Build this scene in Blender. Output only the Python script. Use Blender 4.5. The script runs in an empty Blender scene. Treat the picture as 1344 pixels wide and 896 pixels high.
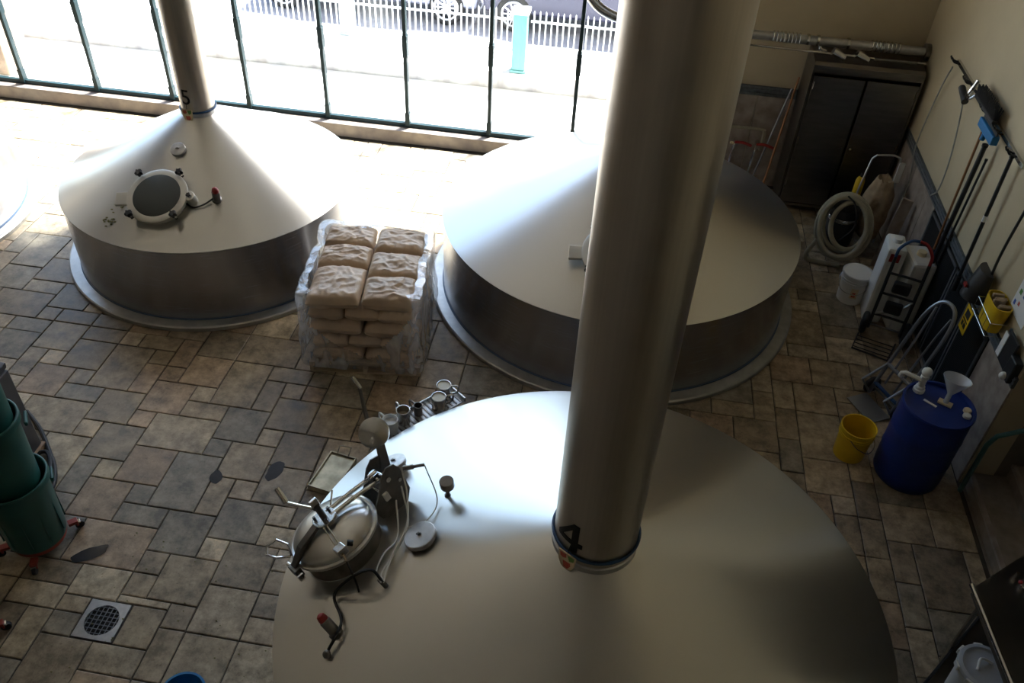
import bpy, bmesh, math, random
from mathutils import Vector, Matrix, Euler, noise
PI = math.pi
R = math.radians
scene = bpy.context.scene
COL = scene.collection

# ------------------------------------------------------------------ camera
def make_camera():
    pitch, roll, yaw = R(40.56), R(3.27), R(-6.84)
    cp, sp, cr, sr, cy, sy = math.cos(pitch), math.sin(pitch), math.cos(roll), math.sin(roll), math.cos(yaw), math.sin(yaw)
    fwd = Vector((sy*cp, cy*cp, -sp)); r0 = Vector((cy, -sy, 0)); u0 = r0.cross(fwd)
    right = cr*r0 + sr*u0; up = -sr*r0 + cr*u0
    cd = bpy.data.cameras.new('camera'); cam = bpy.data.objects.new('camera', cd); COL.objects.link(cam)
    cd.sensor_width = 36.0; cd.lens = 1119.4/1344*36; cd.clip_start = .05; cd.clip_end = 300
    m = Matrix((right, up, -fwd)).transposed().to_4x4(); m.translation = (0, 0, 6.0)
    cam.matrix_world = m
    scene.camera = cam
make_camera()

# ------------------------------------------------------------------ world, sun, exposure
SUN_EL, SUN_AZ = 58, 38        # azimuth: compass-like, 0 = +y (behind the window)
def make_world():
    w = bpy.data.worlds.new('sky'); scene.world = w; w.use_nodes = True
    nt = w.node_tree; nt.nodes.clear()
    out = nt.nodes.new('ShaderNodeOutputWorld'); bg = nt.nodes.new('ShaderNodeBackground')
    sky = nt.nodes.new('ShaderNodeTexSky'); sky.sky_type = 'NISHITA'; sky.sun_disc = False
    sky.sun_elevation = R(SUN_EL); sky.sun_rotation = R(SUN_AZ); sky.dust_density = 3.0; sky.air_density = 1.2
    nt.links.new(sky.outputs[0], bg.inputs[0]); bg.inputs[1].default_value = 0.55
    nt.links.new(bg.outputs[0], out.inputs[0])
make_world()
sl = bpy.data.lights.new('sun', 'SUN'); sl.energy = 30.0; sl.angle = R(10); sl.color = (1, .99, .98)
so = bpy.data.objects.new('sun', sl); COL.objects.link(so)
az, el = R(SUN_AZ), R(SUN_EL)
sd = Vector((math.sin(az)*math.cos(el), math.cos(az)*math.cos(el), math.sin(el)))     # towards the sun
so.rotation_euler = sd.to_track_quat('Z', 'Y').to_euler(); so.location = sd*30
pl = bpy.data.lights.new('window_portal', 'AREA'); pl.shape = 'RECTANGLE'; pl.size = 12.2; pl.size_y = 6.4
po = bpy.data.objects.new('window_portal', pl); COL.objects.link(po); po.location = (-5.5, 11.35, 3.4); po.rotation_euler = (R(-90), 0, 0)
pl.cycles.is_portal = True
vs = scene.view_settings
vs.view_transform = 'Standard'; vs.look = 'None'; vs.gamma = 1.0; vs.use_curve_mapping = False
vs.exposure = 0.62

# ------------------------------------------------------------------ materials
MATS = {}
def mat(name, col=(.5,.5,.5), rough=.5, metal=0.0, var=0.0, vscale=8.0, bump=0.0, bscale=40.0, col2=None, spec=.5, stretch=None, rvar=0.0, trans=0.0, sheen=0):
    if name in MATS: return MATS[name]
    m = bpy.data.materials.new(name); m.use_nodes = True; nt = m.node_tree; n = nt.nodes; L = nt.links
    b = n['Principled BSDF']
    b.inputs['Base Color'].default_value = (*col, 1); b.inputs['Roughness'].default_value = rough; b.inputs['Metallic'].default_value = metal
    b.inputs['Specular IOR Level'].default_value = spec
    if trans: b.inputs['Transmission Weight'].default_value = trans
    if var or bump or rvar or col2:
        tc = n.new('ShaderNodeTexCoord'); mp = n.new('ShaderNodeMapping'); L.new(tc.outputs['Object'], mp.inputs[0])
        if stretch: mp.inputs['Scale'].default_value = stretch
        no = n.new('ShaderNodeTexNoise'); no.inputs['Scale'].default_value = vscale; no.inputs['Detail'].default_value = 6
        L.new(mp.outputs[0], no.inputs['Vector'])
        if var or col2:
            rp = n.new('ShaderNodeValToRGB'); L.new(no.outputs[0], rp.inputs[0])
            a = col; c = col2 or tuple(min(1, x*(1+var)) for x in col)
            if not col2: a = tuple(x*(1-var) for x in col)
            rp.color_ramp.elements[0].position = .32; rp.color_ramp.elements[1].position = .68
            rp.color_ramp.elements[0].color = (*a, 1); rp.color_ramp.elements[1].color = (*c, 1)
            L.new(rp.outputs[0], b.inputs['Base Color'])
        if rvar:
            mr = n.new('ShaderNodeMapRange'); L.new(no.outputs[0], mr.inputs[0]); mr.inputs[1].default_value = .3; mr.inputs[2].default_value = .7
            mr.inputs[3].default_value = max(.02, rough-rvar); mr.inputs[4].default_value = rough+rvar; L.new(mr.outputs[0], b.inputs['Roughness'])
        if bump:
            n2 = n.new('ShaderNodeTexNoise'); n2.inputs['Scale'].default_value = bscale; n2.inputs['Detail'].default_value = 5; L.new(mp.outputs[0], n2.inputs['Vector'])
            bp = n.new('ShaderNodeBump'); bp.inputs['Strength'].default_value = bump; bp.inputs['Distance'].default_value = .02
            L.new(n2.outputs[0], bp.inputs['Height']); L.new(bp.outputs[0], b.inputs['Normal'])
    MATS[name] = m
    return m

def brushed(name, col, rough, aniso, stretch, vscale, rot=.25, amp=1.0):
    m = bpy.data.materials.new(name); m.use_nodes = True; nt = m.node_tree; n = nt.nodes; L = nt.links
    b = n['Principled BSDF']; b.inputs['Metallic'].default_value = 1
    b.inputs['Anisotropic'].default_value = aniso; b.inputs['Anisotropic Rotation'].default_value = rot
    tg = n.new('ShaderNodeTangent'); tg.direction_type = 'RADIAL'; tg.axis = 'Z'; L.new(tg.outputs[0], b.inputs['Tangent'])
    tc = n.new('ShaderNodeTexCoord'); mp = n.new('ShaderNodeMapping'); mp.inputs['Scale'].default_value = stretch; L.new(tc.outputs['Object'], mp.inputs[0])
    no = n.new('ShaderNodeTexNoise'); no.inputs['Scale'].default_value = vscale; no.inputs['Detail'].default_value = 5; L.new(mp.outputs[0], no.inputs['Vector'])
    mr = n.new('ShaderNodeMapRange'); L.new(no.outputs[0], mr.inputs[0]); mr.inputs[1].default_value = .3; mr.inputs[2].default_value = .7
    mr.inputs[3].default_value = rough-.05*amp; mr.inputs[4].default_value = rough+.06*amp; L.new(mr.outputs[0], b.inputs['Roughness'])
    rp = n.new('ShaderNodeValToRGB'); L.new(no.outputs[0], rp.inputs[0]); rp.color_ramp.elements[0].position = .3; rp.color_ramp.elements[1].position = .7
    rp.color_ramp.elements[0].color = (*(c*(1-.07*amp) for c in col), 1); rp.color_ramp.elements[1].color = (*(min(1, c*(1+.05*amp)) for c in col), 1)
    if amp > 0: L.new(rp.outputs[0], b.inputs['Base Color'])
    else:
        for l in list(b.inputs['Roughness'].links): L.remove(l)
        b.inputs['Roughness'].default_value = rough; b.inputs['Base Color'].default_value = (*col, 1)
    MATS[name] = m
    return m
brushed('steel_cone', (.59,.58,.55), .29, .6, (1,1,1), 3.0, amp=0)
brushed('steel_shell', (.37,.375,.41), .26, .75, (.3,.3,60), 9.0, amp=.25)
brushed('steel_stack', (.54,.49,.43), .36, .35, (9,9,.12), 6.0, amp=.8)
mat('steel', (.58,.58,.57), .25, 1, var=.06, vscale=14)
mat('chrome', (.72,.72,.72), .12, 1)
mat('steel_dark', (.20,.19,.18), .34, 1, var=.2, vscale=10)
mat('steel_matte', (.50,.50,.50), .42, 1, var=.1, vscale=20)
mat('steel_cabinet', (.20,.185,.17), .33, 1, var=.12, vscale=3, stretch=(1,1,6))
mat('flange', (.42,.42,.41), .45, .85, var=.12, vscale=9)
mat('sealant', (.05,.09,.16), .5)
mat('rubber', (.015,.015,.016), .6)
mat('black_plastic', (.02,.02,.022), .42)
mat('dark_glass', (.045,.052,.05), .32)
mat('gasket', (.62,.60,.54), .38, .55)
mat('red_plastic', (.30,.015,.015), .4)
mat('red_metal', (.28,.04,.025), .5, 0, var=.2)
mat('blue_cable', (.015,.06,.16), .45)
mat('black_vinyl', (.006,.006,.006), .5)
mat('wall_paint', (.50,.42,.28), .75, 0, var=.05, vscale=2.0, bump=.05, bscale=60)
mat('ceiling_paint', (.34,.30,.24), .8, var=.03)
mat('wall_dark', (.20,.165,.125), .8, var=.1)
mat('wainscot', (.23,.185,.15), .34, 0, col2=(.40,.34,.29), vscale=7, bump=.04)
mat('rail_trim', (.10,.115,.13), .38, .2, var=.25, vscale=20)
mat('grout', (.075,.065,.052), .9, var=.2, vscale=12)
mat('kerb', (.20,.165,.135), .5, 0, col2=(.12,.10,.09), vscale=6)
mat('window_green', (.005,.018,.022), .45, 0, spec=.25)
mat('concrete', (.62,.61,.59), .85, 0, var=.08, vscale=4, bump=.1)
mat('concrete_stained', (.60,.59,.58), .85, 0, col2=(.28,.27,.28), vscale=1.6, stretch=(2.2,1,.35))
mat('asphalt', (.22,.22,.26), .85, var=.15)
mat('fence_white', (.72,.75,.76), .5)
mat('teal_paint', (.11,.30,.29), .5)
mat('pale_paint', (.60,.68,.68), .5)
mat('brick_pier', (.35,.24,.17), .8, 0, col2=(.22,.16,.12), vscale=9)
mat('car_dark', (.05,.05,.09), .2, .2); mat('car_silver', (.25,.26,.33), .25, .5)
mat('alloy', (.75,.75,.77), .3, .8)
mat('glass_dark', (.02,.02,.025), .1)
mat('paper_bag', (.54,.40,.275), .43, 0, var=.10, vscale=5, bump=.22, bscale=22)
mat('pallet_wood', (.36,.27,.17), .75, 0, var=.22, vscale=6, stretch=(1,10,10))
mat('white_plastic', (.74,.74,.71), .42)
mat('milky_plastic', (.66,.68,.70), .35, trans=.0)
mat('yellow_plastic', (.72,.47,.015), .42, var=.06)
mat('blue_plastic', (.006,.026,.18), .4, var=.1, vscale=6)
mat('green_bin', (.012,.085,.075), .42, var=.12, vscale=5)
mat('grey_box', (.10,.10,.11), .4, .5)
mat('hose_beige', (.33,.30,.215), .55, var=.08)
mat('burlap', (.34,.25,.16), .85, var=.18, vscale=12, bump=.3, bscale=60)
mat('foam', (.86,.84,.74), .7, bump=.1, bscale=80)
mat('wood_brown', (.30,.13,.05), .5, var=.15, stretch=(1,1,.1))
mat('blue_bright', (.015,.17,.42), .4)
mat('grey_tube', (.27,.29,.32), .35, .7)
mat('vent_dark', (.028,.030,.033), .5, .3)
mat('vent_frame', (.12,.13,.145), .4, .5)
mat('silver_plate', (.62,.58,.42), .35, .75, col2=(.30,.28,.20), vscale=8)
mat('stone_step', (.26,.22,.175), .6, var=.2)
mat('stair_green', (.04,.12,.115), .45)
mat('wet_stain', (.022,.022,.024), .25)
mat('hop_bits', (.20,.19,.07), .8)
mat('paper_white', (.75,.75,.74), .6)
mat('ink_red', (.55,.10,.06), .6); mat('ink_blue', (.05,.12,.45), .6); mat('ink_black', (.02,.02,.02), .6); mat('ink_green', (.12,.30,.06), .6)
mat('tag_cream', (.70,.58,.36), .55)
mat('ink_tan', (.45,.36,.24), .7)
mat('grey_liner', (.30,.30,.28), .6, var=.2)

def tile_material():
    m = bpy.data.materials.new('stone_tile'); m.use_nodes = True; nt = m.node_tree; n = nt.nodes; L = nt.links
    b = n['Principled BSDF']
    at = n.new('ShaderNodeAttribute'); at.attribute_name = 'tint'
    tc = n.new('ShaderNodeTexCoord')
    n1 = n.new('ShaderNodeTexNoise'); n1.inputs['Scale'].default_value = 6.0; n1.inputs['Detail'].default_value = 9; n1.inputs['Roughness'].default_value = .72
    n2 = n.new('ShaderNodeTexNoise'); n2.inputs['Scale'].default_value = 34; n2.inputs['Detail'].default_value = 6; n2.inputs['Roughness'].default_value = .7
    n3 = n.new('ShaderNodeTexNoise'); n3.inputs['Scale'].default_value = 1.3; n3.inputs['Detail'].default_value = 4
    for k in (n1, n2, n3): L.new(tc.outputs['Object'], k.inputs['Vector'])
    r1 = n.new('ShaderNodeValToRGB'); L.new(n1.outputs[0], r1.inputs[0])
    r1.color_ramp.elements[0].position = .37; r1.color_ramp.elements[0].color = (.52,.50,.46,1)
    r1.color_ramp.elements[1].position = .62; r1.color_ramp.elements[1].color = (1.42,1.40,1.34,1)
    r2 = n.new('ShaderNodeValToRGB'); L.new(n2.outputs[0], r2.inputs[0])
    r2.color_ramp.elements[0].position = .30; r2.color_ramp.elements[0].color = (.55,.51,.46,1)
    r2.color_ramp.elements[1].position = .42; r2.color_ramp.elements[1].color = (1,1,1,1)
    r3 = n.new('ShaderNodeValToRGB'); L.new(n3.outputs[0], r3.inputs[0])
    r3.color_ramp.elements[0].position = .35; r3.color_ramp.elements[0].color = (.86,.85,.86,1)
    r3.color_ramp.elements[1].position = .65; r3.color_ramp.elements[1].color = (1.1,1.08,1.03,1)
    prev = at.outputs['Color']
    for r in (r1, r2, r3):
        mx = n.new('ShaderNodeMix'); mx.data_type = 'RGBA'; mx.blend_type = 'MULTIPLY'; mx.inputs['Factor'].default_value = 1; mx.clamp_result = False
        L.new(prev, mx.inputs['A']); L.new(r.outputs[0], mx.inputs['B']); prev = mx.outputs['Result']
    L.new(prev, b.inputs['Base Color'])
    mr = n.new('ShaderNodeMapRange'); L.new(n1.outputs[0], mr.inputs[0]); mr.inputs[1].default_value = .3; mr.inputs[2].default_value = .7
    mr.inputs[3].default_value = .36; mr.inputs[4].default_value = .58; L.new(mr.outputs[0], b.inputs['Roughness'])
    bp = n.new('ShaderNodeBump'); bp.inputs['Strength'].default_value = .25; bp.inputs['Distance'].default_value = .01
    L.new(n2.outputs[0], bp.inputs['Height']); L.new(bp.outputs[0], b.inputs['Normal'])
    MATS['stone_tile'] = m
tile_material()

def glass_material():
    m = bpy.data.materials.new('window_glass'); m.use_nodes = True; nt = m.node_tree; n = nt.nodes; L = nt.links
    n.clear(); out = n.new('ShaderNodeOutputMaterial')
    tr = n.new('ShaderNodeBsdfTransparent'); tr.inputs[0].default_value = (.95,.98,.98,1)
    gl = n.new('ShaderNodeBsdfGlossy'); gl.inputs['Roughness'].default_value = .03
    mx = n.new('ShaderNodeMixShader'); mx.inputs[0].default_value = .05
    L.new(tr.outputs[0], mx.inputs[1]); L.new(gl.outputs[0], mx.inputs[2]); L.new(mx.outputs[0], out.inputs[0])
    MATS['window_glass'] = m
    m = bpy.data.materials.new('stretch_film'); m.use_nodes = True; nt = m.node_tree; n = nt.nodes; L = nt.links
    n.clear(); out = n.new('ShaderNodeOutputMaterial')
    tr = n.new('ShaderNodeBsdfTransparent')
    gl = n.new('ShaderNodeBsdfGlossy'); gl.inputs['Roughness'].default_value = .16
    df = n.new('ShaderNodeBsdfDiffuse'); df.inputs[0].default_value = (.85,.86,.88,1)
    tl = n.new('ShaderNodeBsdfTranslucent'); tl.inputs[0].default_value = (.85,.87,.9,1)
    a = n.new('ShaderNodeMixShader'); a.inputs[0].default_value = .5; L.new(df.outputs[0], a.inputs[1]); L.new(tl.outputs[0], a.inputs[2])
    g = n.new('ShaderNodeMixShader'); g.inputs[0].default_value = .45; L.new(a.outputs[0], g.inputs[1]); L.new(gl.outputs[0], g.inputs[2])
    tc = n.new('ShaderNodeTexCoord'); mp = n.new('ShaderNodeMapping'); mp.inputs['Scale'].default_value = (3, 3, 1.2); L.new(tc.outputs['Object'], mp.inputs[0])
    no = n.new('ShaderNodeTexNoise'); no.inputs['Scale'].default_value = 3; no.inputs['Detail'].default_value = 3; no.inputs['Distortion'].default_value = .5; L.new(mp.outputs[0], no.inputs['Vector'])
    mr = n.new('ShaderNodeMapRange'); L.new(no.outputs[0], mr.inputs[0]); mr.inputs[1].default_value = .35; mr.inputs[2].default_value = .7; mr.inputs[3].default_value = .22; mr.inputs[4].default_value = .80
    f = n.new('ShaderNodeMixShader'); L.new(mr.outputs[0], f.inputs[0]); L.new(tr.outputs[0], f.inputs[1]); L.new(g.outputs[0], f.inputs[2])
    bp = n.new('ShaderNodeBump'); bp.inputs['Strength'].default_value = .6; bp.inputs['Distance'].default_value = .03; L.new(no.outputs[0], bp.inputs['Height'])
    for s in (gl, df): L.new(bp.outputs[0], s.inputs['Normal'])
    L.new(f.outputs[0], out.inputs[0])
    MATS['stretch_film'] = m
    m = bpy.data.materials.new('clear_plastic'); m.use_nodes = True; nt = m.node_tree; n = nt.nodes; L = nt.links
    n.clear(); out = n.new('ShaderNodeOutputMaterial')
    tr = n.new('ShaderNodeBsdfTransparent'); df = n.new('ShaderNodeBsdfPrincipled'); df.inputs['Base Color'].default_value = (.72,.75,.8,1); df.inputs['Roughness'].default_value = .25
    f = n.new('ShaderNodeMixShader'); f.inputs[0].default_value = .62; L.new(tr.outputs[0], f.inputs[1]); L.new(df.outputs[0], f.inputs[2]); L.new(f.outputs[0], out.inputs[0])
    MATS['clear_plastic'] = m
glass_material()

# ------------------------------------------------------------------ mesh builder
def frame(p, zdir, xdir=None):
    z = Vector(zdir).normalized(); x = Vector(xdir) if xdir is not None else (Vector((1,0,0)) if abs(z.x) < .9 else Vector((0,1,0)))
    x = (x - z*x.dot(z)).normalized(); y = z.cross(x)
    m = Matrix((x, y, z)).transposed().to_4x4(); m.translation = Vector(p)
    return m
def catmull(pts, k=6, closed=False):
    P = [Vector(p) for p in pts]
    if len(P) < 3: return P
    out = []; n = len(P)
    for i in range(n if closed else n-1):
        if closed: a, b, c, d = P[(i-1) % n], P[i], P[(i+1) % n], P[(i+2) % n]
        else:
            b, c = P[i], P[i+1]; a = P[i-1] if i else b*2-c; d = P[i+2] if i+2 < n else c*2-b
        for j in range(k):
            t = j/k
            out.append(.5*((2*b)+(c-a)*t+(2*a-5*b+4*c-d)*t*t+(3*b-a-3*c+d)*t**3))
    if not closed: out.append(P[-1])
    return out
class MB:
    def __init__(s, M=None): s.v = []; s.f = []; s.M = M or Matrix.Identity(4)
    def add(s, vs_, fs, M=None):
        o = len(s.v); T = s.M @ M if M is not None else s.M
        s.v += [T @ Vector(p) for p in vs_]; s.f += [tuple(i+o for i in f) for f in fs]; return s
    def box(s, x0, x1, y0, y1, z0, z1, M=None):
        v = [(x, y, z) for z in (z0, z1) for y in (y0, y1) for x in (x0, x1)]
        return s.add(v, [(0,2,3,1),(4,5,7,6),(0,1,5,4),(2,6,7,3),(0,4,6,2),(1,3,7,5)], M)
    def lathe(s, prof, n=48, M=None, caps=True, a0=0, a1=2*PI):
        v = []; f = []; k = len(prof); full = abs(a1-a0-2*PI) < 1e-6; m = n if full else n+1
        for i in range(m):
            a = a0+(a1-a0)*i/n
            for r, z in prof: v.append((r*math.cos(a), r*math.sin(a), z))
        for i in range(n):
            j = (i+1) % m
            for q in range(k-1):
                f.append((i*k+q, j*k+q, j*k+q+1, i*k+q+1))
        if caps and full:
            if prof[0][0] > 1e-5: f.append(tuple(i*k for i in reversed(range(n))))
            if prof[-1][0] > 1e-5: f.append(tuple(i*k+k-1 for i in range(n)))
        return s.add(v, f, M)
    def cyl(s, p0, p1, r0, r1=None, n=20):
        p0 = Vector(p0); p1 = Vector(p1); L = (p1-p0).length
        return s.lathe([(r0, 0), (r0 if r1 is None else r1, L)], n, frame(p0, p1-p0))
    def tube(s, pts, r, n=8, closed=False, k=6, smooth=True):
        P = catmull(pts, k, closed) if smooth else [Vector(p) for p in pts]
        m = len(P); v = []; f = []; prevx = None
        for i, p in enumerate(P):
            if closed: t = P[(i+1) % m]-P[i-1]
            else: t = P[min(i+1, m-1)]-P[max(i-1, 0)]
            t = t.normalized() if t.length > 1e-9 else Vector((0,0,1))
            if prevx is None: x = t.orthogonal().normalized()
            else:
                x = prevx-t*prevx.dot(t); x = x.normalized() if x.length > 1e-6 else t.orthogonal().normalized()
            prevx = x; y = t.cross(x); rr = r(i/(m-1)) if callable(r) else r
            for j in range(n):
                a = 2*PI*j/n; v.append(p+rr*(math.cos(a)*x+math.sin(a)*y))
        for i in range(m if closed else m-1):
            i2 = (i+1) % m
            for j in range(n): f.append((i*n+j, i*n+(j+1) % n, i2*n+(j+1) % n, i2*n+j))
        if not closed: f.append(tuple(reversed(range(n)))); f.append(tuple((m-1)*n+j for j in range(n)))
        return s.add(v, f)
    def sphere(s, c, r, sc=(1,1,1), n=16, m=10):
        prof = [(max(1e-6, r*math.sin(PI*i/m)), -r*math.cos(PI*i/m)) for i in range(m+1)]
        return s.lathe(prof, n, Matrix.Translation(c) @ Matrix.Diagonal((*sc, 1)), caps=False)
    def prism(s, poly, z0, z1, M=None):
        n = len(poly); v = [(x, y, z0) for x, y in poly]+[(x, y, z1) for x, y in poly]
        f = [tuple(reversed(range(n))), tuple(range(n, 2*n))]+[(i, (i+1) % n, n+(i+1) % n, n+i) for i in range(n)]
        return s.add(v, f, M)
    def torus(s, c, axis, Rr, r, n=40, k=8, sc=(1,1)):
        M = frame(c, axis)
        pts = [M @ Vector((Rr*sc[0]*math.cos(2*PI*i/n), Rr*sc[1]*math.sin(2*PI*i/n), 0)) for i in range(n)]
        return s.tube(pts, r, k, True, smooth=False)
    def build(s, name, m, parent=None, smooth=True, bevel=0, angle=35):
        me = bpy.data.meshes.new(name); me.from_pydata([tuple(p) for p in s.v], [], s.f)
        bm = bmesh.new(); bm.from_mesh(me); bmesh.ops.recalc_face_normals(bm, faces=bm.faces); bm.to_mesh(me); bm.free()
        me.materials.append(MATS[m])
        if smooth: me.shade_smooth(); me.set_sharp_from_angle(angle=R(angle))
        o = bpy.data.objects.new(name, me); COL.objects.link(o)
        if parent is not None: o.parent = parent
        if bevel:
            b = o.modifiers.new('bevel', 'BEVEL'); b.width = bevel; b.segments = 2; b.limit_method = 'ANGLE'; b.angle_limit = R(40)
        return o
def tag(o, label=None, cat=None, group=None, kind=None):
    if label: o['label'] = label
    if cat: o['category'] = cat
    if group: o['group'] = group
    if kind: o['kind'] = kind
    return o
def thing(name, label, cat, loc=(0,0,0), rz=0, group=None):
    o = bpy.data.objects.new(name, None); COL.objects.link(o); o.empty_display_size = .1
    o.location = loc; o.rotation_euler = (0, 0, rz)
    return tag(o, label, cat, group)
def struct(o): o['kind'] = 'structure'; return o
def copy_tree(o, parent=None, loc=None, rz=None):
    c = o.copy(); COL.objects.link(c); c.parent = parent
    if loc is not None: c.location = loc
    if rz is not None: c.rotation_euler = (0, 0, rz)
    for ch in list(o.children): copy_tree(ch, c)
    return c
def text_part(body, size, m, parent, wrap_r=None, az=0, z=0, name='number', M=None, depth=.003):
    cu = bpy.data.curves.new('t', 'FONT'); cu.body = body; cu.size = size; cu.extrude = depth; cu.align_x = 'CENTER'; cu.resolution_u = 4
    to = bpy.data.objects.new('t', cu); COL.objects.link(to)
    dg = bpy.context.evaluated_depsgraph_get(); me = bpy.data.meshes.new_from_object(to.evaluated_get(dg))
    bpy.data.objects.remove(to)
    bm = bmesh.new(); bm.from_mesh(me)
    if wrap_r:
        for v in bm.verts:
            a = az+v.co.x/wrap_r; rr = wrap_r+v.co.z; v.co = Vector((rr*math.cos(a), rr*math.sin(a), z+v.co.y))
    elif M is not None:
        for v in bm.verts: v.co = M @ v.co
    bm.to_mesh(me); bm.free(); me.materials.clear(); me.materials.append(MATS[m])
    o = bpy.data.objects.new(name, me); COL.objects.link(o); o.parent = parent
    return o

# ------------------------------------------------------------------ the room
XR, XL, YB, YF, ZC = 3.58, -12.0, 11.05, -3.0, 9.0
WX = .05
YW = 11.2                                   # plane of the glazing
struct(MB().box(XL-.3, 8, YF-.3, 11.3, -.3, -.014).build('floor', 'grout', smooth=False))
floor = bpy.data.objects['floor']; tag(floor, 'rectangular stone slabs laid in an ashlar pattern across the brewhouse floor', 'floor')
tag(struct(MB().box(XL-.3, 8, YF-.3, YB+.5, ZC, ZC+.3).build('ceiling', 'ceiling_paint', smooth=False)), 'cream painted ceiling above the tanks', 'ceiling')
tag(struct(MB().box(XL-.3, XL, YF, YB+.5, 0, ZC).build('wall_left', 'wall_dark', smooth=False)), 'brown wall on the far left side of the hall', 'wall')
tag(struct(MB().box(XL-.3, 8, YF-.3, YF, 0, ZC).build('wall_front', 'wall_dark', smooth=False)), 'brown wall behind the viewer', 'wall')
wb = MB(); wb.box(WX, 3.9, YB, YB+.3, 0, ZC); wb.box(XL, WX, YB, YB+.3, 6.6, ZC); wb.box(XL, -11.6, YB, YB+.3, 0, 6.6)
wall_back = tag(struct(wb.build('wall_back', 'wall_paint', smooth=False)), 'beige back wall around the tall windows, behind the steel cabinet', 'wall')
wr = MB(); wr.box(XR, XR+.25, 5.83, YB+.3, 0, ZC); wr.box(XR, XR+.25, YF, 3.6, 0, ZC); wr.box(XR, XR+.25, 3.6, 5.83, 3.0, ZC)
wall_right = tag(struct(wr.build('wall_right', 'wall_paint', smooth=False)), 'beige right wall with a tool rail and stone wainscot', 'wall')
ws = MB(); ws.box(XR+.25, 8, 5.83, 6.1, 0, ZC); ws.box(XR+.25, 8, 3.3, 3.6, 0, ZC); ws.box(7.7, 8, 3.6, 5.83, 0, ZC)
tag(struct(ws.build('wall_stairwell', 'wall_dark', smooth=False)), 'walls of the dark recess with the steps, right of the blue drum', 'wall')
# wainscot slabs and rail
def slabs(parent, spans, axis):
    for a, b, z0, z1 in spans:
        m = MB(); g = .004
        if axis == 'x': m.box(a+g, b-g, YB-.02, YB, z0+g, z1-g)
        else: m.box(XR-.02, XR, a+g, b-g, z0+g, z1-g)
        o = m.build('stone_slab', 'wainscot', parent, smooth=False, bevel=.003)
slabs(wall_back, [(WX+.01,.6,0,1.3),(.6,1.15,0,1.3),(1.15,1.75,0,1.3),(1.75,2.35,0,1.3),(2.35,2.95,0,1.3),(2.95,3.56,0,1.3)], 'x')
slabs(wall_right, [(10.4,11.03,0,1.2),(9.75,10.4,0,1.2),(9.1,9.75,0,1.2),(8.78,9.1,0,1.2),(5.83,6.5,0,1.2),(6.5,8.78,0,.06)], 'y')
t1 = MB()
for z0, z1, d in ((1.20,1.31,.03),(1.225,1.24,.036),(1.27,1.285,.036)): t1.box(XR-d, XR, 5.83, YB-.03, z0, z1)
tag(struct(t1.build('trim_1', 'rail_trim', smooth=False, bevel=.003)), 'dark grey moulded rail along the right wall above the wainscot', 'rail')
t2 = MB()
for z0, z1, d in ((1.30,1.43,.03),(1.33,1.345,.036),(1.38,1.395,.036)): t2.box(WX, XR-.03, YB-d, YB, z0, z1)
tag(struct(t2.build('trim_2', 'rail_trim', smooth=False, bevel=.003)), 'dark grey moulded rail on the back wall left of the steel cabinet', 'rail')
# glazing
win = tag(struct(MB().box(-11.6, WX, YW-.035, YW+.035, .20, .26).box(-11.6, WX, YW-.035, YW+.035, 6.52, 6.6).build('window_1', 'window_green', smooth=False, bevel=.006)),
          'wall of tall dark green framed windows glaring with daylight', 'window')
MX = [WX-.03, -.65, -1.85, -3.05, -4.25, -5.45, -6.65, -7.85, -9.05, -10.25, -11.45]
for x in MX:
    m = MB(); m.box(x-.025, x+.025, YW-.05, YW+.035, .22, 6.55); m.box(x-.034, x+.034, YW-.058, YW+.04, 1.25, 1.55); m.box(x-.034, x+.034, YW-.058, YW+.04, .22, .42)
    m.build('mullion', 'window_green', win, smooth=False, bevel=.004)
for a, b in zip(MX[1:], MX[:-1]):
    for z0, z1 in ((.26, 3.25), (3.31, 6.52)):
        MB().box(a+.03, b-.03, YW-.004, YW+.004, z0, z1).build('pane', 'window_glass', win, smooth=False)
    MB().box(a+.02, b-.02, YW-.03, YW+.03, 3.25, 3.31).build('transom', 'window_green', win, smooth=False)
k = MB(); k.box(-11.6, WX, YB-.02, YW+.1, 0, .20)
tag(struct(k.build('window_sill', 'kerb', smooth=False, bevel=.012)), 'low stone kerb under the tall windows', 'sill')

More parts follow.
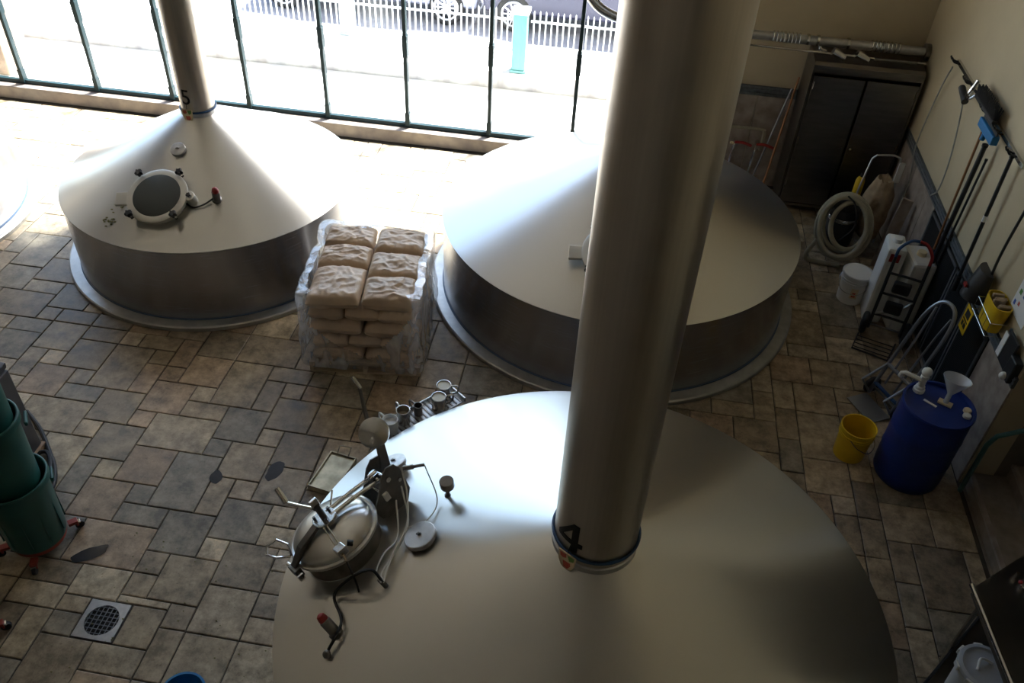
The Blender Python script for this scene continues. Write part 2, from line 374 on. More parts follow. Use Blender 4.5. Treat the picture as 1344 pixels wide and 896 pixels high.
# ------------------------------------------------------------------ the tiled floor
TANKS = {'T5': (-4.57, 8.13, 1.63, .93, .178, 1.70), 'T3': (.136, 8.28, 1.98, .94, .2, 1.72), 'T4': (.19, 3.29, 2.04, .96, .255, 1.67), 'T6': (-8.86, 7.80, 1.64, .93, .178, 1.70)}
def tiles():
    rnd = random.Random(5)
    U = .2125; X0, Y0 = -4.02, 4.80
    cam = scene.camera; Mi = cam.matrix_world.inverted()
    def px(x, y, z=0):
        p = Mi @ Vector((x, y, z))
        if p.z > -.1: return None
        return 672-1119.4*p.x/p.z, 448+1119.4*p.y/p.z
    # tiles read off the photographed floor: (crop x, crop y, crop origin y, size in modules)
    known = []
    A = [(245,190,3,2),(470,155,2,2),(580,210,1,1),(690,115,2,2),(835,100,1,1),(840,178,2,1),(1115,115,1,2),(1215,95,1,1),(1210,205,2,2),(1000,245,2,2),(1115,295,1,1),
         (740,280,3,2),(900,345,1,1),(470,310,2,2),(360,250,1,1),(600,425,2,2),(440,430,1,1),(330,455,1,2),(260,375,2,3),(770,490,2,3),(1020,410,2,2),(890,570,1,2),(1005,535,1,1),
         (1260,360,2,2),(1160,510,2,2),(415,560,2,2),(580,550,1,1),(580,645,2,1),(760,725,2,2),(1000,675,2,2),(885,800,1,1),(490,770,3,2),(1170,640,1,1),(275,565,1,1),(640,855,1,1),(790,870,2,2),(1030,860,2,2)]
    B = [(995,700,2,3),(255,490,2,2),(365,560,2,2),(500,622,2,3),(600,670,1,2),(705,650,1,1),(850,640,2,2),(205,670,2,2),(335,665,1,1),(330,735,2,1),(135,600,1,2),(225,580,1,1),(270,365,2,2),(365,410,1,1),(85,395,3,2),(165,440,1,1),(150,320,2,1),(65,520,2,2)]
    def unproj(x, y):
        d = cam.matrix_world.to_3x3() @ Vector(((x-672)/1119.4, -(y-448)/1119.4, -1)); t = -6/d.z
        return d.x*t, d.y*t
    for L, oy in ((A, 480), (B, 280)):
        for cx, cy, w, h in L:
            x, y = unproj(cx/3.2, oy+cy/3.2)
            known.append((round((x-X0)/U-w/2), round((y-Y0)/U-h/2), w, h))
    occ = set(); res = []
    i0, i1 = int((XL-X0)/U), int((XR+.02-X0)/U)+1
    j0, j1 = int((1.8-Y0)/U), int((YB-.02-Y0)/U)
    def put(i, j, w, h):
        c = [(a, b) for a in range(i, i+w) for b in range(j, j+h)]
        if any(k in occ for k in c) or i < i0 or j < j0 or i+w > i1 or j+h > j1: return False
        occ.update(c); res.append((i, j, w, h)); return True
    # drain cell kept free
    di, dj = round((-3.56-X0)/U), round((2.92-Y0)/U)
    hole = (-3.575, -3.235, 2.905, 3.245)
    for kx in known: put(*kx)
    sizes = [(2,2)]*6+[(2,3)]*4+[(3,2)]*4+[(1,2)]*2+[(2,1)]*3+[(1,1)]
    for j in range(j0, j1):
        for i in range(i0, i1):
            if (i, j) in occ: continue
            for _ in range(14):
                if put(i, j, *rnd.choice(sizes)): break
            else: put(i, j, 1, 1)
    items = []
    for i, j, w, h in res:
        x0, y0, x1, y1 = X0+i*U, Y0+j*U, X0+(i+w)*U, Y0+(j+h)*U
        x1 = min(x1, XR-.02)
        pieces = [(x0, y0, x1, y1)]
        hx0, hx1, hy0, hy1 = hole
        if x0 < hx1 and x1 > hx0 and y0 < hy1 and y1 > hy0:       # cut round the drain frame
            pieces = [p for p in ((x0, y0, x1, min(y1, hy0)), (x0, max(y0, hy1), x1, y1), (x0, max(y0, hy0), min(x1, hx0), min(y1, hy1)), (max(x0, hx1), max(y0, hy0), x1, min(y1, hy1)))
                      if p[2]-p[0] > .03 and p[3]-p[1] > .03]
        for q in pieces: items.append(q)
    def tint(cx, cy):
        base = rnd.choice([(.35,.285,.20),(.31,.255,.18),(.27,.225,.165),(.40,.335,.24),(.25,.205,.15),(.33,.25,.175),(.23,.205,.165),(.46,.39,.29)])
        k = rnd.uniform(.86, 1.1)
        return tuple(c*k for c in base)
    def mesh_for(q, mb, cols):
        x0, y0, x1, y1 = q; g = .0055; e = .007
        dz = rnd.uniform(-.0025, .0025); c = tint(x0, y0)
        def jit(): return rnd.uniform(-.002, .002)
        a = [(x0+g+jit(), y0+g+jit()), (x1-g+jit(), y0+g+jit()), (x1-g+jit(), y1-g+jit()), (x0+g+jit(), y1-g+jit())]
        b = [(x0+g+e, y0+g+e), (x1-g-e, y0+g+e), (x1-g-e, y1-g-e), (x0+g+e, y1-g-e)]
        v = [(x, y, -.014) for x, y in a]+[(x, y, dz-.004) for x, y in a]+[(x, y, dz) for x, y in b]
        f = [(8,9,10,11)]+[(k_, (k_+1) % 4, 4+(k_+1) % 4, 4+k_) for k_ in range(4)]+[(4+k_, 4+(k_+1) % 4, 8+(k_+1) % 4, 8+k_) for k_ in range(4)]
        mb.add(v, f); cols += [c]*len(v)
    def finish(mb, cols, name):
        o = mb.build(name, 'stone_tile', floor, smooth=False)
        at = o.data.attributes.new('tint', 'FLOAT_COLOR', 'POINT')
        for k_, c in enumerate(cols): at.data[k_].color = (*c, 1)
        return o
    def area(q):
        c = [px(x, y) for x, y in ((q[0], q[1]), (q[2], q[1]), (q[2], q[3]), (q[0], q[3]))]
        if any(p is None for p in c): return 0
        mx, my = sum(p[0] for p in c)/4, sum(p[1] for p in c)/4
        if not (-10 < mx < 1354 and -10 < my < 906): return 0
        cx, cy = (q[0]+q[2])/2, (q[1]+q[3])/2
        for t in TANKS.values():
            if math.hypot(cx-t[0], cy-t[1]) < t[2]: return 0
        if mx > 350 and my > 560 and mx < 1160 and math.hypot((mx-760)/410, (my-900)/390) < 1: return 0
        return abs(sum(c[k_][0]*c[(k_+1) % 4][1]-c[(k_+1) % 4][0]*c[k_][1] for k_ in range(4)))/2
    items.sort(key=area, reverse=True)
    for q in items[:300]:
        mb = MB(); cols = []; mesh_for(q, mb, cols); finish(mb, cols, 'stone_tile')
    mb = MB(); cols = []
    for q in items[300:]: mesh_for(q, mb, cols)
    finish(mb, cols, 'distant_tiles')['kind'] = 'stuff'
tiles()
struct(MB().box(XL, XR, YF, 1.75, -.013, 0).build('floor_near', 'stone_step', smooth=False)); tag(bpy.data.objects['floor_near'], 'plain stone floor below and behind the viewer', 'floor')
# floor drain
dr = thing('floor_drain', 'square steel floor drain with a round black grid near the green bins', 'drain', (-3.405, 3.075, 0))
m = MB()
n = 40; sq = []; ci = []
for i in range(n):
    a = 2*PI*i/n+PI/4; c, s_ = math.cos(a), math.sin(a); k = .16/max(abs(c), abs(s_)); sq.append((c*k, s_*k)); ci.append((.128*c, .128*s_))
v = [(x, y, .003) for x, y in sq]+[(x, y, .003) for x, y in ci]+[(x, y, -.012) for x, y in ci]+[(x, y, -.012) for x, y in sq]
f = []
for i in range(n):
    j = (i+1) % n; f += [(i, j, n+j, n+i), (n+i, n+j, 2*n+j, 2*n+i), (3*n+i, 3*n+j, j, i)]
m.add(v, f); m.build('drain_frame', 'steel_matte', dr)
MB().lathe([(.127, -.0135), (.001, -.0135)], 32, caps=False).build('drain_pit', 'black_vinyl', dr)
for i in range(-3, 4):
    w = math.sqrt(.128**2-(i*.036)**2)
    MB().box(-w, w, i*.036-.0022, i*.036+.0022, -.006, .002).build('grate_bar', 'grey_tube', dr, smooth=False)
    MB().box(i*.036-.0022, i*.036+.0022, -w, w, -.007, .001).build('grate_bar', 'grey_tube', dr, smooth=False)
# damp stains and stray grains on the floor
def blob(name, label, x, y, rx, ry, rz, seed, z=.0035):
    m = MB(); n = 28; v = [(0, 0, 0)]
    for i in range(n):
        a = 2*PI*i/n; k = 1+.28*noise.noise(Vector((math.cos(a)*1.3+seed, math.sin(a)*1.3, seed)))
        v.append((rx*k*math.cos(a), ry*k*math.sin(a), 0))
    m.add(v, [(0, i+1, (i+1) % n+1) for i in range(n)], Matrix.Translation((x, y, z)) @ Matrix.Rotation(rz, 4, 'Z'))
    tag(m.build(name, 'wet_stain', smooth=False), label, 'stain', kind='stuff')
blob('damp_stain', 'small round dark damp stain on the floor slabs', -3.14, 4.57, .055, .075, .4, 1)
blob('damp_stain', 'larger dark damp stain between pale floor slabs near the dome hatch', -2.66, 4.74, .065, .12, -.2, 2)
blob('damp_stain', 'long dark wet streak beside the green bin', -3.80, 3.62, .15, .06, .65, 3)
rnd = random.Random(11)
m = MB()
for i in range(60):
    x, y = rnd.uniform(-3.6, -1.95), rnd.uniform(2.6, 3.9)
    m.sphere((x, y, .006), rnd.uniform(.004, .009), (1, .7, .6), 6, 4)
tag(m.build('spilled_grain', 'hop_bits'), 'scattered pale malt grains on the floor beside the big tank', 'grain', kind='stuff')

# ------------------------------------------------------------------ tanks
def tank(key, name, label, num=None, tagged=False):
    cx, cy, Rr, zr, ra, za = TANKS[key]
    t = thing(name, label, 'tank', (cx, cy, 0))
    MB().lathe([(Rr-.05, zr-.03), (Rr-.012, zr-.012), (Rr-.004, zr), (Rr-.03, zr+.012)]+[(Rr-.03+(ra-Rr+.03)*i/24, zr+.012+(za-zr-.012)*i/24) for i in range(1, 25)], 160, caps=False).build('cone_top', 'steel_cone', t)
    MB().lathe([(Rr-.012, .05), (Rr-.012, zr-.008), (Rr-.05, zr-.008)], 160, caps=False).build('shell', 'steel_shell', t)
    MB().lathe([(Rr-.02, 0), (Rr+.125, 0), (Rr+.125, .045), (Rr+.11, .055), (Rr-.02, .06)], 128, caps=False).build('base_flange', 'flange', t, angle=25)
    MB().torus((0, 0, .062), (0,0,1), Rr-.008, .009, 128, 6).build('sealant_bead', 'sealant', t)
    st = MB(); st.lathe([(ra, za-.03), (ra, ZC-.02)], 64, caps=False); so_ = st.build('stack', 'steel_stack', t)
    MB().lathe([(ra+.012, za-.05), (ra+.012, za+.035), (ra+.001, za+.042)], 64, caps=False).build('stack_collar', 'steel_matte', so_)
    MB().torus((0, 0, za+.10 if key == 'T4' else za+.05), (0,0,1), ra+.010, .010, 64, 8).build('cable_ring', 'blue_cable', so_)
    return t, so_
def on_cone(key, r, azd):
    cx, cy, Rr, zr, ra, za = TANKS[key]; a = R(azd)
    z = zr+.012+(za-zr-.012)*(Rr-.03-r)/(Rr-.03-ra); sl_ = math.atan2(za-zr-.012, Rr-.03-ra)
    nrm = Vector((math.sin(sl_)*math.cos(a), math.sin(sl_)*math.sin(a), math.cos(sl_)))
    return Vector((r*math.cos(a), r*math.sin(a), z)), nrm
def star_knob(parent, p, d, L=.06, sc=1.0, name='star_knob'):
    M = frame(p, d)
    m = MB(M); m.cyl((0,0,0), (0,0,L), .009*sc, n=8); o = m.build(name, 'chrome', parent)
    m = MB(M); prof = []
    n = 40; v = []
    for z, k in ((L-.012*sc, .86), (L, 1), (L+.02*sc, 1), (L+.03*sc, .8)):
        for i in range(n):
            a = 2*PI*i/n; r = .030*sc*k*(1+.22*math.cos(5*a)); v.append((r*math.cos(a), r*math.sin(a), z))
    f = [tuple(range(3*n, 4*n)), tuple(reversed(range(n)))]
    for q in range(3):
        for i in range(n): f.append((q*n+i, q*n+(i+1) % n, (q+1)*n+(i+1) % n, (q+1)*n+i))
    m.add(v, f)
    return o, m
def flat_hatch(key, t, r, azd, xdir):
    p, nrm = on_cone(key, r, azd); M = frame(p, nrm, xdir)
    def mb(): return MB(M)
    h = mb().lathe([(.285, -.03), (.285, .05), (.315, .055), (.315, .085), (.30, .092), (.245, .092)], 64, caps=False).build('hatch', 'gasket', t)
    mb().lathe([(.247, .092), (.247, .095), (.24, .098), (.0005, .098)], 64, caps=False).build('hatch_glass', 'dark_glass', h)
    mb().lathe([(.292, -.03), (.292, -.002), (.285, .0)], 64, caps=False).build('weld_bead', 'steel', h)
    for a in (48, 128, 222, 310):
        c, s_ = math.cos(R(a)), math.sin(R(a))
        q = M @ Vector((.33*c, .33*s_, .05)); star, km = star_knob(h, q, nrm, .07, 1.15)
        km.build('star_knob', 'black_plastic', h)
        mb().box(.27, .345, -.012, .012, .042, .056, Matrix.Rotation(R(a), 4, 'Z')).build('clamp_lug', 'rubber', h, smooth=False)
    mb().box(-.44, -.29, -.075, .075, .035, .075).build('hinge_block', 'gasket', h, smooth=False, bevel=.006)
    m = mb(); m.cyl((.335, -.02, -.03), (.335, -.02, .085), .055); m.build('lamp_housing', 'gasket', h, bevel=.004)
    q = M @ Vector((.335, -.02, .085)); star, km = star_knob(h, q, nrm, .015, .7); km.build('star_knob', 'black_plastic', h)
    return M
def sensor(key, t, r, azd, tilt, cable_to=None, sc=1.0):
    p, nrm = on_cone(key, r, azd); d = (nrm+Vector(tilt)).normalized()
    s_ = MB(frame(p-d*.01, d)).lathe([(.048*sc, 0), (.048*sc, .02), (.038*sc, .025), (.038*sc, .12*sc), (.034*sc, .125*sc)], 28).build('sensor', 'steel_dark', t)
    MB(frame(p+d*.113*sc, d)).lathe([(.033*sc, 0), (.033*sc, .02*sc), (.026*sc, .045*sc), (.012*sc, .055*sc), (.001, .056*sc)], 24).build('red_cap', 'red_plastic', s_)
    return p
def inlet_cap(key, t, r, azd, rad, h):
    p, nrm = on_cone(key, r, azd); M = frame(p, nrm)
    c = MB(M).lathe([(rad*.86, -.04), (rad*.86, h-.03), (rad, h-.028), (rad, h), (rad-.006, h+.004), (.001, h+.008)], 48, caps=False).build('inlet_cap', 'steel_matte', t, angle=25)
    b = MB(M); b.cyl((0,0,h), (0,0,h+.022), .009, n=6); b.box(-.018, .018, -.005, .005, h+.010, h+.018); b.build('cap_bolt', 'steel_dark', c)

# tank with 5
t5, s5 = tank('T5', 'brew_kettle', 'conical steel brewing tank numbered 5 standing left of the malt pallet')
flat_hatch('T5', t5, 1.10, -91, (1, .22, 0))
inlet_cap('T5', t5, .56, -91, .082, .03)
ps = sensor('T5', t5, 1.10, -61, (0, 0, .5), sc=1.05)
pts = [Vector((.24, -1.10, .25+.98)), Vector((.34, -1.13, 1.19)), Vector((.44, -1.08, 1.205)), Vector((.53, -.98, 1.25))]
MB().tube(pts, .009).build('sensor_cable', 'rubber', t5)
text_part('5', .24, 'black_vinyl', s5, .179, R(-98), 1.84)
# middle tank (its stack hidden behind the near one)
t3, s3 = tank('T3', 'brew_kettle', 'conical steel brewing tank in the middle, partly behind the thick steel stack numbered 4')
flat_hatch('T3', t3, 1.30, -91, (1, .1, 0))
# far left tank
t6, s6 = tank('T6', 'brew_kettle', 'sunlit steel tank cut off by the left edge beyond tank 5')
# near tank
t4, s4 = tank('T4', 'brew_kettle', 'large conical steel brewing tank in the foreground with a clamped dome hatch, numbered 4')
def wrapped(name, polys, m, parent, r, az, z, depth=.003):
    mb = MB(); K = 10
    for A_, B_, C_, D_ in polys:
        v = []; f = []
        for d in (-.002, depth):
            for j in range(K+1):
                for i in range(K+1):
                    u, w = i/K, j/K
                    x = (A_[0]*(1-u)+B_[0]*u)*(1-w)+(D_[0]*(1-u)+C_[0]*u)*w; y = (A_[1]*(1-u)+B_[1]*u)*(1-w)+(D_[1]*(1-u)+C_[1]*u)*w
                    v.append(((r+d)*math.cos(az+x/r), (r+d)*math.sin(az+x/r), z+y))
        n = (K+1)**2
        for j in range(K):
            for i in range(K):
                q = j*(K+1)+i; f.append((n+q, n+q+1, n+q+K+2, n+q+K+1))
        ring = [i for i in range(K+1)]+[j*(K+1)+K for j in range(1, K+1)]+[K*(K+1)+i for i in range(K-1, -1, -1)]+[j*(K+1) for j in range(K-1, 0, -1)]
        for p_, q_ in zip(ring, ring[1:]+ring[:1]): f.append((p_, q_, q_+n, p_+n))
        mb.add(v, f)
    return mb.build(name, m, parent, smooth=False)
wrapped('number', [[(.010, 0), (.055, 0), (.055, .24), (.010, .24)], [(-.105, .055), (.085, .055), (.085, .092), (-.105, .092)], [(-.105, .092), (-.062, .092), (.052, .24), (.012, .24)]], 'black_vinyl', s4, .256, R(-126), 1.80)
inlet_cap('T4', t4, 1.11, 178.5, .112, .045)
inlet_cap('T4', t4, 1.66, 153, .092, .085)
p, nrm = on_cone('T4', 1.10, 158)
fm = MB(frame(p, (0, 0, 1)))
fs = fm.lathe([(.022, -.02), (.022, .01), (.014, .012), (.014, .10)], 16).build('float_valve', 'steel_dark', t4)
MB(frame(p+Vector((0, 0, .095)), (-.12, -.1, 1))).lathe([(.03, 0), (.048, .006), (.05, .012), (.05, .065), (.046, .07), (.001, .071)], 32).build('valve_head', 'steel_dark', fs)
sensor('T4', t4, 1.63, -158, (-.75, .55, .1), sc=.95)
# fittings of the sensor cable
p1, n1 = on_cone('T4', 1.30, -166); p2, n2 = on_cone('T4', 1.69, -153.5); p0, n0 = on_cone('T4', 1.63, -158); p3, n3 = on_cone('T4', 1.62, -171)
MB().cyl(p1-n1*.01, p1+(n1+Vector((-.5, .3, 0))).normalized()*.07, .017, n=12).build('cable_gland', 'steel_dark', t4)
MB().sphere(p2+n2*.025, .026, (1, 1, 1.2)).cyl(p2, p2+n2*.02, .02, n=12).build('cable_gland', 'steel_dark', t4)
MB().tube([p1+n1*.05, p1+n1*.10+Vector((-.07, .05, 0)), p1+n1*.09+Vector((-.18, -.02, 0)), p3+n3*.035+Vector((.02, -.12, 0)), p0+n0*.05+Vector((.03, .09, .0)), p0+n0*.06+Vector((.05, 0, 0)), p2+n2*.05+Vector((.02, .05, 0)), p2+n2*.03], .010).build('sensor_cable', 'rubber', t4)

# dome hatch with yoke, hinge, lever and wiring
def dome_hatch(t):
    p, nrm = on_cone('T4', 1.66, 179)
    tdir = Vector((.60, .80, 0)); M = frame(p, nrm, tdir)          # local x: towards the hinge, y: left of it, z: away from the cone
    def mb(): return MB(M)
    h = mb().lathe([(.275, -.12), (.275, .11), (.30, .115), (.30, .135), (.275, .14)], 72, caps=False).build('hatch_neck', 'steel_dark', t)
    mb().lathe([(.285, -.1), (.285, -.012), (.28, .0)], 64, caps=False).build('weld_bead', 'steel', h)
    mb().lathe([(.31, .14), (.315, .145), (.315, .165), (.30, .172), (.285, .168)]+[(.285*math.cos(a), .168+.10*math.sin(a)) for a in [PI/2*i/12 for i in range(1, 12)]]+[(.001, .268)], 72, caps=False).build('hatch_lid', 'steel_cone', h)
    mb().torus((0, 0, .138), (0,0,1), .302, .008, 72, 6).build('lid_gasket', 'rubber', h)
    # yoke plate
    yp = mb().lathe([(.001, .285), (.085, .285), (.085, .305), (.08, .31), (.001, .31)], 40, caps=False).build('yoke_plate', 'steel', h)
    for a in (20, 140, 260):
        mb().cyl((.062*math.cos(R(a)), .062*math.sin(R(a)), .31), (.062*math.cos(R(a)), .062*math.sin(R(a)), .335), .011, n=6).build('yoke_bolt', 'steel_dark', h)
    m = mb(); m.cyl((0,0,.30), (0,0,.42), .022); m.cyl((0,0,.40), (0,0,.425), .03, n=6); m.build('spindle', 'steel_dark', h)
    m = mb(); m.box(-.028, .028, -.012, .012, .42, .48); m.box(-.028, .028, -.012, .012, .42, .43); m.build('spindle_head', 'chrome', h, smooth=False, bevel=.004)
    # arm to the hinge: two chrome bars
    m = mb(); m.tube([(.04, .03, .30), (.25, .035, .28), (.44, .04, .25)], .015, smooth=False); m.tube([(.04, -.03, .30), (.25, -.035, .28), (.44, -.04, .25)], .015, smooth=False); m.build('yoke_arm', 'chrome', h)
    # front arm to the clamp
    m = mb(); m.prism([(-.06, .285), (-.22, .235), (-.325, .165), (-.345, .175), (-.24, .262), (-.06, .312)], -.028, .028, Matrix.Rotation(PI/2, 4, 'X')); m.build('clamp_arm', 'steel_dark', h, smooth=False, bevel=.004)
    m = mb(); m.box(-.365, -.315, -.05, .05, .10, .17); m.build('clamp_body', 'steel_dark', h, smooth=False, bevel=.005)
    mb().cyl((-.345, .05, .155), (-.345, .085, .155), .014, n=10).build('clamp_pin', 'chrome', h); m = mb(); m.cyl((-.345, -.085, .13), (-.345, -.05, .13), .014, n=10); m.box(-.37, -.33, -.085, -.055, .105, .15); m.build('clamp_pin', 'chrome', h)
    m = mb(); L_ = [(-.30, .055, .205), (-.27, .10, .265), (-.30, .17, .30), (-.37, .185, .30), (-.41, .14, .285), (-.38, .08, .26), (-.31, .055, .21)]
    m.tube(L_, .009, smooth=False); m.build('loop_handle', 'chrome', h)
    # crank handle
    m = mb(); m.tube([(-.01, .02, .39), (-.05, .11, .405), (-.10, .23, .43)], .013, smooth=False); m.tube([(-.10, .23, .43), (-.085, .29, .53)], .021, smooth=False); m.build('crank_handle', 'chrome', h)
    mb().tube([(.09, .05, .30), (.17, .11, .34)], .007, smooth=False).build('locking_rod', 'chrome', h)
    # hinge plates
    poly = [(.30, .02), (.36, -.02), (.52, -.02), (.58, .06), (.585, .26), (.56, .32), (.50, .335), (.44, .30), (.36, .20), (.28, .12)]
    for y0 in (-.095, .085):
        m = mb(); m.prism(poly, -y0-.007, -y0+.007, Matrix.Rotation(PI/2, 4, 'X')); m.build('hinge_plate', 'steel_dark', h, smooth=False, bevel=.003)
    m = mb(); m.cyl((.47, -.12, .26), (.47, .12, .26), .018); m.cyl((.54, -.12, .19), (.54, .12, .19), .014); m.cyl((.40, -.10, .17), (.40, .10, .17), .014); m.build('hinge_pin', 'chrome', h)
    m = mb(); m.box(.42, .46, -.03, .03, .22, .30); m.cyl((.40, 0, .29), (.46, 0, .29), .024); m.build('hinge_spring', 'chrome', h)
    m = mb(); m.cyl((.60, -.11, .24), (.66, -.15, .22), .018, n=10); m.cyl((.66, -.15, .22), (.72, -.19, .20), .012, n=10); m.build('limit_switch', 'steel_dark', h)
    mb().box(.38, .42, -.125, -.10, .13, .19).build('label_plate', 'paper_white', h, smooth=False)
    # counterweight lever with round pan and handle
    m = mb(); m.prism([(.49, .22), (.57, .24), (.62, .46), (.56, .47)], -.012, .012, Matrix.Rotation(PI/2, 4, 'X')); m.build('lever_arm', 'steel_dark', h, smooth=False, bevel=.003)
    pc = M @ Vector((.60, .03, .53)); ax = (Vector((.10, -.62, .62))).normalized()
    MB(frame(pc, ax)).lathe([(.001, -.03), (.10, -.03), (.105, -.025), (.105, -.008), (.098, -.004), (.105, 0), (.105, .016), (.09, .026), (.001, .045)], 48, caps=False).build('counterweight', 'steel', h, angle=25)
    MB(frame(pc+ax*.035, ax)).box(-.012, .012, -.075, -.045, -.01, .03).build('weight_lug', 'chrome', h, smooth=False)
    q0 = pc+Vector((-.06, .07, .0)); q1 = q0+Vector((-.09, .14, .21)); q2 = q1+Vector((-.05, .02, .06))
    m = MB(); m.tube([q0, q1], lambda u: .017-.004*u, smooth=False); m.build('lever_bar', 'steel_dark', h)
    m = MB(); m.cyl(q1-Vector((-.01, .004, .012)), q2, .015); m.build('lever_grip', 'chrome', h)
    # proximity sensor on two thin rods
    m = mb(); m.tube([(-.03, -.075, .30), (-.07, -.25, .255)], .006, smooth=False); m.tube([(-.055, -.07, .30), (-.095, -.245, .255)], .006, smooth=False); m.build('sensor_rod', 'chrome', h)
    mb().box(-.125, -.055, -.32, -.25, .215, .275).build('sensor_box', 'steel', h, smooth=False, bevel=.006)
    mb().cyl((-.03, -.28, .25), (-.005, -.30, .23), .02, n=10).build('sensor_plug', 'rubber', h)
    m = mb(); m.cyl((-.10, -.325, .235), (-.115, -.36, .21), .009, n=8); m.build('copper_tip', 'ink_tan', h)
    m = mb(); m.tube([(-.115, -.36, .21), (-.15, -.41, .08), (-.17, -.40, -.02)], .007); m.build('black_lead', 'rubber', h)
    # loose pale wires hanging from the switch to the gland
    Mi = M.inverted(); g = Mi @ (p1+n1*.05)
    m = mb()
    m.tube([(.60, -.10, .25), (.50, -.19, .10), (.33, -.36, .06), (.12, -.45, .05), g], .0065)
    m.tube([(.52, -.13, .15), (.38, -.30, .03), (.20, -.42, .04), (.0, -.48, .04), g+Vector((.01, .01, 0))], .0065)
    m.tube([(.44, -.12, .08), (.25, -.33, .02), (.10, -.40, .07), (-.02, -.46, .06), g+Vector((-.01, .0, .01))], .0065)
    m.tube([(.72, -.19, .20), (.62, -.34, .02), (.45, -.42, .03), (.33, -.36, .05)], .0045)
    m.build('wire_bundle', 'white_plastic', h)
    return h
dome_hatch(t4)

# badge tags hanging on the stacks
def badge(x, y, z, rz, sc, label):
    b = thing('badge_tag', label, 'tag', (x, y, z), rz)
    M = Matrix.Rotation(PI/2, 4, 'X')
    poly = [(-.5, 0), (-.46, -.55), (-.30, -.85), (0, -1.0), (.30, -.85), (.46, -.55), (.5, 0)]
    MB().prism([(px*.11*sc, py*.135*sc) for px, py in poly], -.004, .004, M).build('plate', 'tag_cream', b, smooth=False)
    def patch(name, m, pts): MB().prism([(px*.11*sc, py*.135*sc) for px, py in pts], .004, .0055, M).build(name, m, b, smooth=False)
    patch('red_mark', 'ink_red', [(-.40,-.08),(-.05,-.06),(-.02,-.25),(-.20,-.34),(-.36,-.30)])
    patch('red_mark', 'ink_red', [(-.20,-.50),(.22,-.46),(.26,-.62),(.10,-.86),(-.12,-.84)])
    patch('green_mark', 'ink_green', [(.05,-.08),(.42,-.05),(.40,-.25),(.16,-.36)])
    patch('band', 'ink_tan', [(-.48,0),(.48,0),(.48,-.04),(-.48,-.04)])
    MB().tube([(0, .003, 0), (0, .01, .03), (0, .02, .06)], .003).build('tie', 'rubber', b)
c4 = TANKS['T4']; a = R(-122)
badge(c4[0]+.290*math.cos(a), c4[1]+.290*math.sin(a), 1.80, a+PI/2, 1.15, 'cream badge with red and green marks hanging on the stack numbered 4')
c5 = TANKS['T5']; a = R(-96)
badge(c5[0]+.212*math.cos(a), c5[1]+.212*math.sin(a), 1.80, a+PI/2, 1.15, 'cream badge with red marks hanging on the stack numbered 5')
# hop leaves spilled on tank 5
m = MB(); rnd = random.Random(3)
for i in range(34):
    k = rnd.random(); azd = -91-21+rnd.gauss(0, 1.6)+(k > .6)*1; r_ = 1.24+rnd.gauss(0, .03)+(k > .6)*.19
    q, nn = on_cone('T5', r_, azd); q = q+Vector((c5[0], c5[1], 0))
    m.sphere(q+nn*.003, rnd.uniform(.008, .019), (1, .8, .35), 6, 4)
tag(m.build('spilled_hops', 'hop_bits'), 'loose green hop crumbs on the cone of tank 5', 'hops', kind='stuff')

# curved steel pipe near the top edge, behind the near stack
pipe = MB(); pipe.tube([(-.62, 8.9, 3.75), (-.60, 8.9, 3.35), (-.50, 8.9, 3.10), (-.32, 8.9, 2.93), (-.05, 8.9, 2.86), (.25, 8.9, 2.95), (.42, 8.9, 3.3), (.42, 8.9, 8.95)], .05, 16)
tag(pipe.build('bent_pipe', 'steel'), 'bent steel pipe looping behind the near stack at the top edge', 'pipe')

